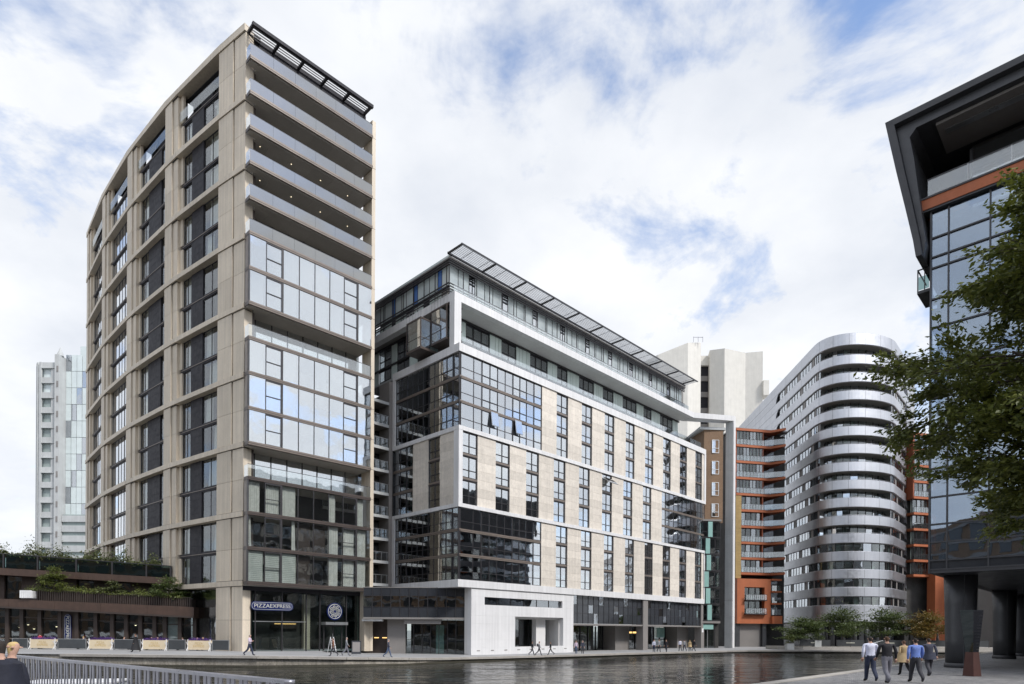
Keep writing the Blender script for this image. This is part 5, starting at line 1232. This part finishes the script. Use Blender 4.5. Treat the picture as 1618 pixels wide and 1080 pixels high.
for i in range(7):
    x = 44.5+4.3*i
    t = thing('parasol', ('leftmost dark closed parasol of the far terrace', 'second dark closed parasol from the left on the far terrace', 'third dark closed parasol from the left on the far terrace', 'dark closed parasol in the middle of the far terrace', 'third dark closed parasol from the right on the far terrace', 'second dark closed parasol from the right on the far terrace', 'rightmost dark closed parasol of the far terrace')[i], 'parasol', (x, 97.2, tz), 0, 'closed parasols on the far terrace')
    MB().lathe([(.04, 0), (.04, 2.6)], 8).build('pole', 'aluminium', t); MB().lathe([(.22, 1.0), (.16, 1.5), (.08, 2.4), (.03, 2.75)], 10).build('canopy', 'charcoal', t, True)

# ================================================================ barriers outside the restaurant
def xb(px): Y = 62.6-2.6*(px-40)/300; return (px-809)/990*Y, Y
def seg2(p0, p1): a = xb(p0); b = xb(p1); return a, math.atan2(b[1]-a[1], b[0]-a[0]), math.hypot(b[0]-a[0], b[1]-a[1])
tmA = textmesh('PIZZA', .30, 'gold', .004); tmB = textmesh('EXPRESS', .32, 'gold', .004)
for m_ in (tmA, tmB): m_.transform(Matrix.Rotation(PI/2, 4, 'X'))
names = ('cream banner barrier with purple flowers nearest the left edge', 'cream banner barrier with purple flowers below the upright blue sign', 'cream banner barrier with purple flowers beside the woman in black', 'cream banner barrier with purple flowers nearest the beige tower')
for i, (a, b) in enumerate(((48, 87), (141, 177), (226, 263), (297, 332))):
    p, an, L = seg2(a, b); t = thing('banner_barrier', names[i], 'barrier', (p[0], p[1], -.3), an, 'banner barriers outside the restaurant')
    MB().box(0, L, -.03, .03, .12, .98).build('banner', 'cream', t); 
    tr_ = MB(); tr_.box(0, L, .03, .38, .78, 1.0); tr_.build('flower_trough', 'cream', t)
    r = np.random.default_rng(70+i); n = 900; leaf_mesh('flowers', t, np.stack([r.uniform(0, L, n), r.uniform(-.02, .4, n), 1.0+np.abs(r.normal(size=n))*.11], 1), .10, 'purple', .2, i)
    for k in (0, L):
        fr_ = MB(); fr_.bar((k, -.25, 0), (k, .3, .85), .04).bar((k, .3, 0), (k, -.25, .85), .04).box(k-.03, k+.03, -.04, .04, 0, 1.1); fr_.build('cross_frame', 'white_paint', t)
    for m_, z_ in ((tmA, .72), (tmB, .45)): o = link('banner_lettering', m_, t); o.location = (L/2, -.036, z_)
names = ('dark mesh screen at the left edge of the barrier row', 'dark mesh screen between the two left banner barriers', 'dark mesh screen behind the woman in black', 'dark mesh screen left of the banner nearest the tower', 'small dark mesh screen at the foot of the beige tower')
for i, (a, b) in enumerate(((20, 44), (92, 136), (181, 222), (266, 293), (336, 362))):
    p, an, L = seg2(a, b); t = thing('screen_barrier', names[i], 'barrier', (p[0], p[1], -.3), an, 'mesh screens outside the restaurant')
    MB().box(.04, L-.04, -.015, .015, .12, 1.02).build('screen', 'screen_dark', t)
    for k in (0, L): MB().box(k-.03, k+.03, -.03, .03, 0, 1.08).build('post', 'aluminium', t)
    MB().box(0, L, -.02, .02, 1.02, 1.07).build('top_rail', 'aluminium', t)
# A-board by the restaurant door and step ladder in the doorway
ab_ = thing('sandwich_board', 'black framed sandwich board on the pavement by the right pier', 'sign', (-14.55, 58.6, -.42), .2)
for sgn in (-1, 1):
    m_ = MB().box(-.42, .42, -.02, .02, 0, 1.25); o = m_.build('board', 'tile_dark', ab_); o.location = (0, sgn*.3, 0); o.rotation_euler = (sgn*.24, 0, 0)
    m_ = MB().box(-.34, .34, -.006, .006, .2, 1.12).build('poster', 'grey_clad' if sgn < 0 else 'cream', o); m_.location = (0, sgn*.027, 0)
ld = thing('step_ladder', 'white step ladder standing by the restaurant doorway', 'ladder', (-17.35, 60.4, -.38), .9)
lm_ = MB()
for x in (-.24, .24): lm_.bar((x, -.35, 0), (x*.7, 0, 1.5), .05); lm_.bar((x, .35, 0), (x*.7, 0, 1.5), .04)
lm_.build('side_rails', 'white_paint', ld)
for k in range(5): MB().box(-.24+.014*k, .24-.014*k, -.40+.06*k, -.24+.06*k, .25+.25*k, .29+.25*k).build('step', 'white_paint', ld)

# ================================================================ dark two-tone sculpture
sc = thing('sculpture', 'waisted dark glass and rust sculpture standing before the columns', 'sculpture', (20.2, 27.5, 0), .35); sc.scale = (.70, .70, 1.0)
def frust(lv_):
    m_ = MB(); 
    for z, w, d, ox in lv_: m_.v += [(ox-w, -d, z), (ox+w, -d, z), (ox+w, d, z), (ox-w, d, z)]
    n = len(lv_); m_.f = [(3, 2, 1, 0), tuple(4*(n-1)+i for i in range(4))]
    for k in range(n-1):
        for i in range(4): m_.f.append((4*k+i, 4*k+(i+1) % 4, 4*k+4+(i+1) % 4, 4*k+4+i))
    m_.m = [0]*len(m_.f); return m_
frust([(0, .36, .34, 0), (1.05, .26, .24, 0)]).build('base', 'rust', sc)
for k in range(14): 
    f0, f1 = k/14, (k+1)/14-.003; w0, w1 = .26+.2*f0, .26+.2*f1
    frust([(1.05+1.85*f0, w0, w0*.9, -.06*f0), (1.05+1.85*f1, w1, w1*.9, -.06*f1)]).build('glass_layer', 'tile_dark', sc)
gl_ = MB(); gl_.v = [(-.262, -.235, 1.06), (-.262, .235, 1.06), (-.524, .415, 2.89), (-.524, -.415, 2.89)]; gl_.f = [(0, 3, 2, 1)]; gl_.m = [0]; gl_.build('mirror_face', 'glass_teal', sc)

# ================================================================ footbridge with its blade railing
br = thing('footbridge', 'grey footbridge with a metal rail on flared blade balusters, lower left', 'bridge', (0, 0, 0))
A = Vector((-3.55, 9.75)); B = Vector((-17.0, 19.9)); dd = (B-A).normalized(); nn = Vector((-dd.y, dd.x)); Lr = (B-A).length
if nn.y > 0: nn = -nn          # toward the viewer
def bp(t, d, z): p = A+dd*t+nn*d; return (p.x, p.y, z)
dk = MB(); dk.prism([bp(-.6, .15, 0)[:2], bp(Lr, .15, 0)[:2], bp(Lr, -.25, 0)[:2], bp(-.6, -.25, 0)[:2]], -.35, -.02); dk.build('kerb_beam', 'rail_grey', br)
dk = MB(); dk.prism([bp(-.6, .15, 0)[:2], bp(Lr, .15, 0)[:2], bp(Lr, 3.6, 0)[:2], bp(-.6, 3.6, 0)[:2]][::-1], -.30, -.03); dk.build('deck', 'paving', br)
for i in range(6):
    t0 = -.15+Lr*i/6; t1 = -.15+Lr*(i+1)/6-.01; m_ = MB(); m_.bar(bp(t0, 0, 1.08), bp(t1, 0, 1.08), .17, .055); m_.build('top_rail', 'rail_grey', br, False)
MB().lathe([(.085, -.028), (.085, .028)], 14).build('rail_end', 'rail_grey', br, True, bp(-.15, 0, 1.08))
blade = {}
for sgn in (0, 1):
    m_ = MB(); top, midw, low = (.085, .035, .06)
    for z, w, o_ in ((1.05, .055, .03), (.75, .034, .02), (.45, .02, 0), (.2, .03, -.01), (-.02, .04, -.02)):
        o_ = o_ if sgn else -o_
        m_.v += [(o_-w, -.012, z), (o_+w, -.012, z), (o_+w, .012, z), (o_-w, .012, z)]
    for k in range(4):
        for i in range(4): m_.f.append((4*k+(i+1) % 4, 4*k+i, 4*k+4+i, 4*k+4+(i+1) % 4))
    m_.f += [(0, 1, 2, 3), (19, 18, 17, 16)]; m_.m = [0]*len(m_.f); blade[sgn] = m_.mesh('rail_grey')
nbal = int(Lr/.2)
for i in range(nbal): o = link('baluster', blade[i % 2], br); o.location = bp(.05+.2*i, 0, 0); o.rotation_euler = (0, 0, math.atan2(dd.y, dd.x))
pn = thing('pontoon', 'white floating pontoon behind the footbridge railing', 'pontoon', (-21.6, 31.0, WZ), .25)
MB().box(-2.0, 2.0, -1.2, 1.2, -.2, .38).build('hull', 'concrete_grey', pn); MB().box(-2.05, 2.05, -1.25, 1.25, .38, .46).build('deck', 'white_paint', pn)

# ================================================================ people
for nm, c in (('skin', (.52, .32, .24)), ('jacket_dark', (.012, .014, .026)), ('hair_dark', (.025, .018, .014)), ('hair_grey', (.35, .34, .33)), ('hair_blond', (.5, .36, .16)), ('hair_brown', (.09, .045, .025)), ('shirt_white', (.66, .68, .82)), ('shirt_blue', (.16, .25, .62)), ('sweater_black', (.018, .018, .024)), ('suit_navy', (.05, .055, .085)), ('trouser_navy', (.028, .036, .07)), ('trouser_grey', (.20, .20, .235)), ('trouser_charcoal', (.045, .045, .055)), ('shoe', (.02, .017, .016)), ('coat_beige', (.46, .34, .19)), ('dress_black', (.012, .012, .014)), ('top_brown', (.22, .10, .06)), ('shirt_pink', (.62, .52, .62)), ('jacket_grey', (.26, .27, .29)), ('red', (.45, .04, .05)), ('jeans', (.07, .10, .17))):
    pm(nm, c, .8, var=.12, scale=6, fine=.08, fscale=25, bump=.3, bscale=18)
def skel(pose):
    sw, arm, bend, fold = pose.get('swing', .3), pose.get('arm', .25), pose.get('bend', 0), pose.get('fold', 0)
    V_, E_, R_ = [], [], []
    def add(p, rx, ry, par=None): V_.append(Vector(p)); R_.append((rx, ry)); E_.append((par, len(V_)-1)) if par is not None else None; return len(V_)-1
    sh = pose.get('wide', 1.0)
    pel = add((0, 0, .95), .155*sh, .115*sh); wa = add((0, bend*.05, 1.10), .145*sh, .105*sh, pel); ch = add((0, bend*.12, 1.30), .175*sh, .12*sh, wa); up = add((0, bend*.16, 1.42), .12, .085, ch)
    nk = add((0, bend*.2, 1.51), .055, .058, up); hb = add((0, .01+bend*.25, 1.585), .068, .078, nk); hm = add((0, .02+bend*.28, 1.665), .078, .096, hb); ht = add((0, .01+bend*.28, 1.735), .052, .062, hm)
    J = {'hands': [], 'feet': []}; part = {pel: 'L', wa: 'T', ch: 'T', up: 'T', nk: 'N', hb: 'H', hm: 'H', ht: 'H'}
    for s, ph in ((-1, 1), (1, -1)):
        a = sw*ph
        sd_ = add((s*.165*sh, bend*.14, 1.41), .065, .062, up); part[sd_] = 'T'
        aa = -arm*ph; el = (s*(.165*sh+.055), bend*.1+math.sin(aa)*.27, 1.41-math.cos(aa)*.27)
        if fold: el = (s*.26*sh, .05, 1.15)
        e_ = add(el, .050*(.5+.5*sh), .050*(.5+.5*sh), sd_); part[e_] = 'A'
        fa = aa+.35
        wr = (s*(.165*sh+.06), el[1]+math.sin(fa)*.24, el[2]-math.cos(fa)*.24)
        if fold: wr = (s*.06, .2, 1.2)
        w_ = add(wr, .030, .036, e_); part[w_] = 'A'; J['hands'].append((Vector(wr), (Vector(wr)-Vector(el)).normalized(), s))
        hp = add((s*.09, 0, .88), .09*sh, .095*sh, pel); part[hp] = 'L'
        th = a; kn = (s*.095, math.sin(th)*.42, .88-math.cos(th)*.42)
        if pose.get('sit'): kn = (s*.11, .42, .86)
        lw_ = .45+.55*sh; k_ = add(kn, .070*lw_, .072*lw_, hp); part[k_] = 'L'
        sh_ = th-(.55 if th < 0 else .08) ; an = (s*.095, kn[1]+math.sin(sh_)*.40, kn[2]-math.cos(sh_)*.40)
        if pose.get('sit'): an = (s*.11, .45, .46)
        a_ = add(an, .052*lw_, .056*lw_, k_); part[a_] = 'L'
        tl = -sh_*.9 if th < 0 else .12
        toe = (s*.11, an[1]+.17*math.cos(tl), an[2]-.035-.17*math.sin(max(-sh_, 0))*.9)
        t_ = add(toe, .042, .035, a_); part[t_] = 'F'; J['feet'].append(an[2]-.05)
    return V_, E_, R_, part, J, pel
PEOPLE = []
def person(label, loc, face, h, top, leg, hair='hair_dark', sleeve=None, coat=None, bag=None, group=None, **pose):
    """face: heading in degrees, 0 walks away from the viewer, 90 walks to the left"""
    PEOPLE.append(dict(label=label, loc=loc, face=face, h=h, top=top, leg=leg, hair=hair, sleeve=sleeve or top, coat=coat, bag=bag, pose=pose, group=group))
g1 = 'people walking across the near plaza'
person('man in a white shirt and navy trousers walking away, leftmost of the near group', (13.9, 24.3, 0), -8, 1.80, 'shirt_white', 'trouser_navy', swing=.20, arm=.22, wide=1.36, group=g1)
person('man in a black sweater and grey trousers walking away', (13.95, 23.3, 0), -6, 1.83, 'sweater_black', 'trouser_grey', hair='hair_brown', swing=-.26, arm=-.2, wide=1.42, group=g1)
person('woman in a beige coat walking away between the men', (17.4, 27.8, 0), -4, 1.62, 'coat_beige', 'dress_black', hair='hair_brown', swing=.26, arm=.2, wide=1.12, coat=('coat_beige', 1.12, .66, .25, .40), group=g1)
person('man in a bright blue shirt and charcoal trousers walking away', (15.4, 23.9, 0), -10, 1.76, 'shirt_blue', 'trouser_charcoal', swing=.30, arm=.22, wide=1.38, group=g1)
person('man in a dark navy suit jacket walking away beside the column', (18.1, 27.2, 0), -12, 1.74, 'suit_navy', 'trouser_charcoal', swing=-.30, arm=-.3, wide=1.36, coat=('suit_navy', 1.10, .78, .26, .29), group=g1)
g2 = 'people walking along the far quay'
person('woman in a long black coat walking past the banner barriers', (-34.0, 56.6, -.3), 80, 1.75, 'dress_black', 'dress_black', hair='hair_brown', swing=.35, arm=.2, coat=('dress_black', 1.2, .22, .20, .46), group=g2)
person('large man in a pale lilac shirt walking by the foot of the beige tower', (-21.3, 50.9, -.3), -85, 1.80, 'shirt_pink', 'trouser_navy', hair='hair_grey', swing=.34, arm=.25, wide=1.22, fold=1, group=g2)
person('woman in a brown top striding past the restaurant door', (-15.2, 53.3, -.42), 95, 1.62, 'top_brown', 'trouser_charcoal', hair='hair_brown', swing=.34, arm=.255, group=g2)
person('man in a grey jacket walking beside the sandwich board', (-14.6, 55.3, -.46), -80, 1.72, 'jacket_grey', 'trouser_grey', hair='hair_grey', swing=.3, arm=.3, group=g2)
person('man in an open navy suit striding between the buildings', (-11.0, 55.8, -.62), -88, 1.72, 'suit_navy', 'jeans', hair='hair_grey', swing=.36, arm=.3, group=g2)
person('man in dark clothes left of the pair before the white wall', (2.2, 67.8, -.84), -85, 1.62, 'sweater_black', 'trouser_charcoal', swing=.34, arm=.25, group=g2)
person('man with a grey rucksack right of the pair before the white wall', (2.95, 67.6, -.84), -88, 1.62, 'jacket_grey', 'trouser_charcoal', swing=-.36, arm=.25, bag='trouser_charcoal', group=g2)
person('red haired person in black before the deep opening in the white wall', (4.3, 69.6, -.85), 85, 1.55, 'dress_black', 'trouser_charcoal', hair='hair_brown', swing=.4, arm=.3, group=g2)
person('person in a pink shirt standing left of the pair by the white corner', (7.6, 74.2, -.87), 170, 1.6, 'shirt_pink', 'jeans', hair='hair_brown', swing=.1, arm=.1, group=g2)
person('man in a dark jacket with a tie right of the pair by the white corner', (8.4, 74.4, -.87), 175, 1.62, 'suit_navy', 'trouser_charcoal', hair='hair_grey', swing=.1, arm=.1, group=g2)
for i, (x, y, tp, lg_, lb_) in enumerate(((18.6, 82.0, 'shirt_white', 'trouser_navy', 'person in white at the left of the group by the lit shop'), (19.4, 82.6, 'jacket_grey', 'trouser_charcoal', 'person in grey in the middle of the group by the lit shop'), (20.3, 82.4, 'sweater_black', 'trouser_charcoal', 'person in black at the right of the group by the lit shop'), (23.2, 86.4, 'shirt_white', 'trouser_charcoal', 'man in a pale shirt at the left of the group of four'), (23.9, 86.8, 'jacket_grey', 'trouser_navy', 'person in a grey jacket second in the group of four'), (24.6, 86.6, 'coat_beige', 'trouser_charcoal', 'woman in a pale coat third in the group of four'), (25.3, 87.0, 'sweater_black', 'trouser_charcoal', 'man in black at the right of the group of four'))):
    person(lb_, (x, y, -.90), (170, 200, 150, 0, 10, -10, -60)[i], (1.7, 1.72, 1.72, 1.72, 1.68, 1.65, 1.78)[i], tp, lg_, ('hair_dark', 'hair_grey', 'hair_dark', 'hair_dark', 'hair_brown', 'hair_blond', 'hair_dark')[i], swing=.15+.05*i, arm=.12, group=g2, **({'coat': ('coat_beige', 1.1, .7, .2, .3)} if tp == 'coat_beige' else {}))
person('person in a dark navy jacket seen from behind at the lower left edge', (-6.72, 8.2, 0), 30, 1.78, 'jacket_dark', 'trouser_charcoal', hair='hair_dark', swing=.05, arm=.05, wide=1.4, bend=.3, coat=('jacket_dark', 1.42, .75, .24, .36))
person('fair haired person in a dark coat beside the navy jacket, lower left', (-7.50, 9.4, 0), -60, 1.74, 'jacket_dark', 'trouser_charcoal', hair='hair_blond', swing=.05, arm=.05, wide=1.05)
person('person in a red top standing left of the first banner barrier', (-47.9, 63.6, -.3), 60, 1.62, 'red', 'jacket_grey', swing=.15, arm=.2, group=g2)
seats = [(132, 'shirt_white', 'diner in white under a sun hat at the second banner barrier', 'hair_blond'), (196, 'jacket_grey', 'diner in grey left of the woman in black', 'hair_brown'), (240, 'trouser_navy', 'diner in navy behind the third banner barrier', 'hair_dark'), (249, 'shirt_pink', 'diner in pink behind the third banner barrier', 'hair_brown'), (289, 'shirt_blue', 'diner in blue left of the banner nearest the tower', 'hair_dark'), (311, 'shirt_pink', 'diner in pale pink behind the banner nearest the tower', 'hair_brown'), (321, 'top_brown', 'diner in brown behind the banner nearest the tower', 'hair_blond'), (70, 'shirt_white', 'diner in white behind the leftmost banner barrier', 'hair_dark')]
for i, (p_, tp, lb_, hc) in enumerate(seats):
    x, y = xb(p_); y += 1.6; x = x*(y/(y-1.6))
    person(lb_, (x, y, -.3), (100, -90, 150, -120, 90, -80, 110, 80)[i], 1.72, tp, 'trouser_charcoal', hc, swing=.0, arm=.4, sit=1, group='diners seated outside the restaurant')
    ch = thing('cafe_chair', 'cafe chair under the '+lb_.split(' at ')[0].split(' behind')[0].split(' left')[0]+(' by barrier %s' % ('two', 'three', 'three left', 'three right', 'four left', 'four', 'four right', 'one')[i]), 'chair', (x, y, -.3), math.radians((100, -90, 150, -120, 90, -80, 110, 80)[i]), 'cafe chairs outside the restaurant')
    MB().box(-.22, .22, -.22, .24, .42, .46).build('seat', 'timber', ch); MB().box(-.22, .22, -.26, -.22, .55, .92).build('backrest', 'timber', ch)
    for sx in (-.2, .2):
        for sy in (-.22, .2): MB().box(sx-.018, sx+.018, sy-.018, sy+.018, 0, .42 if sy > 0 else .92).build('leg', 'aluminium', ch)
tmp = []
for d in PEOPLE:
    V_, E_, R_, part, J, root = skel(d['pose'])
    me = bpy.data.meshes.new('sk'); me.from_pydata([tuple(v) for v in V_], E_, [])
    ob = bpy.data.objects.new('sk', me); C.objects.link(ob)
    md_ = ob.modifiers.new('s', 'SKIN'); md_.use_smooth_shade = True; md_.branch_smoothing = .6
    if not me.skin_vertices:
        bm = bmesh.new(); bm.from_mesh(me); bm.verts.layers.skin.verify(); bm.to_mesh(me); bm.free()
    sk_ = me.skin_vertices[0].data
    for i, (a, b) in enumerate(R_): sk_[i].radius = (a, b); sk_[i].use_root = (i == root)
    s2 = ob.modifiers.new('sub', 'SUBSURF'); s2.levels = 2; s2.render_levels = 2
    tmp.append((ob, V_, E_, part, J))
bpy.context.view_layer.update(); dg = bpy.context.evaluated_depsgraph_get()
def hand(bm, w, d, s, mi):
    side = Vector((0, 1, 0)).cross(d).normalized() if abs(d.y) < .9 else Vector((1, 0, 0)); thick = d.cross(side).normalized()
    def seg_(p, q, wa, wb, ta, tb):
        vs_ = [bm.verts.new(p+side*x*wa+thick*y*ta) for x, y in ((-1, -1), (1, -1), (1, 1), (-1, 1))]+[bm.verts.new(q+side*x*wb+thick*y*tb) for x, y in ((-1, -1), (1, -1), (1, 1), (-1, 1))]
        for f in BF:
            fc_ = bm.faces.new([vs_[i] for i in f]); fc_.material_index = mi; fc_.smooth = True
    seg_(w-d*.02, w+d*.085, .026, .040, .018, .014)
    for k, L in enumerate((.062, .074, .070, .055)):
        b = w+d*.082+side*(-.030+.020*k); m_ = b+d*L*.55+thick*.006; seg_(b, m_, .009, .0085, .009, .008); seg_(m_, m_+(d*.8+thick*.5).normalized()*L*.5, .0085, .006, .008, .006)
    b = w+d*.03+side*.036*(-s); m_ = b+(d*.7-side*s*.6).normalized()*.04; seg_(b, m_, .011, .010, .011, .010); seg_(m_, m_+(d*.95+thick*.2).normalized()*.032, .010, .007, .010, .007)
for d, (ob, V_, E_, part, J) in zip(PEOPLE, tmp):
    me = bpy.data.meshes.new_from_object(ob.evaluated_get(dg)); me.materials.clear()
    mats = [d['top'], d['leg'], 'skin', d['hair'], 'shoe', d['sleeve']]
    for m_ in mats: me.materials.append(M[m_])
    segs = [(V_[a], V_[b], part[a], part[b]) for a, b in E_]
    hy = V_[6].y
    for p in me.polygons:
        c = p.center; best = None
        for a, b, pa, pb in segs:
            ab = b-a; t = max(0, min(1, (c-a).dot(ab)/max(ab.length_squared, 1e-6))); dist = (c-(a+ab*t)).length
            if best is None or dist < best[0]: best = (dist, pa if t < .5 else pb, pb, t)
        k = best[1]
        if k == 'L' and c.z > 1.0: k = 'T'
        mi = {'T': 0, 'L': 1, 'N': 2, 'A': 5, 'F': 4, 'H': 2}[k]
        if k == 'N' and c.z < 1.475: mi = 0
        if k == 'H' or c.z > 1.60:
            mi = 3 if (c.z > 1.70 or c.y < hy+.0+(c.z-1.64)*.4 and c.z > 1.535) else 2
        if k == 'L' and c.z < min(J['feet'])+.07: mi = 4
        p.material_index = mi
    bm = bmesh.new(); bm.from_mesh(me)
    for w, dr_, s in J['hands']: hand(bm, w, dr_, s, 2)
    for sx in (-1, 1): bmesh.ops.create_icosphere(bm, subdivisions=1, radius=.022, matrix=Matrix.Translation((sx*.083, hy, 1.645)))
    for f in bm.faces[-40:]: f.material_index = 2
    bmesh.ops.create_cone(bm, cap_ends=True, segments=6, radius1=.016, radius2=.004, depth=.04, matrix=Matrix.Translation((0, hy+.098, 1.64)) @ Matrix.Rotation(-PI/2, 4, 'X'))
    for f in bm.faces[-8:]: f.material_index = 2
    bm.to_mesh(me); bm.free()
    zmin = min(v.co.z for v in me.vertices); me.transform(Matrix.Translation((0, 0, -zmin)))
    sc_ = d['h']/1.80
    if d['pose'].get('sit'): me.transform(Matrix.Translation((0, 0, 0)))
    o = link('person', me); o.location = d['loc']; o.scale = (sc_, sc_, sc_); o.rotation_euler = (0, 0, math.radians(d['face'])); tag(o, d['label'], 'person', d['group'])
    bpy.data.objects.remove(ob)
    if d['coat']:
        cm, z1, z0, r1, r0 = d['coat']; m_ = MB(); n = 24; lv_ = 6
        for k in range(lv_):
            f = k/(lv_-1); z = z1+(z0-z1)*f-zmin; r_ = r1+(r0-r1)*f**1.3
            for j in range(n):
                t = 2*PI*j/n; rp = r_*(1+.05*f*math.sin(5*t+k)); m_.v.append((rp*math.cos(t)*1.05, rp*math.sin(t)*.85, z))
        for k in range(lv_-1):
            for j in range(n): m_.f.append((k*n+(j+1) % n, k*n+j, (k+1)*n+j, (k+1)*n+(j+1) % n)); m_.m.append(0)
        m_.build('coat_skirt', cm, o, True)
    if d['bag']: MB().box(-.15, .15, -.30, -.13, 1.12-zmin, 1.46-zmin).build('rucksack', d['bag'], o)
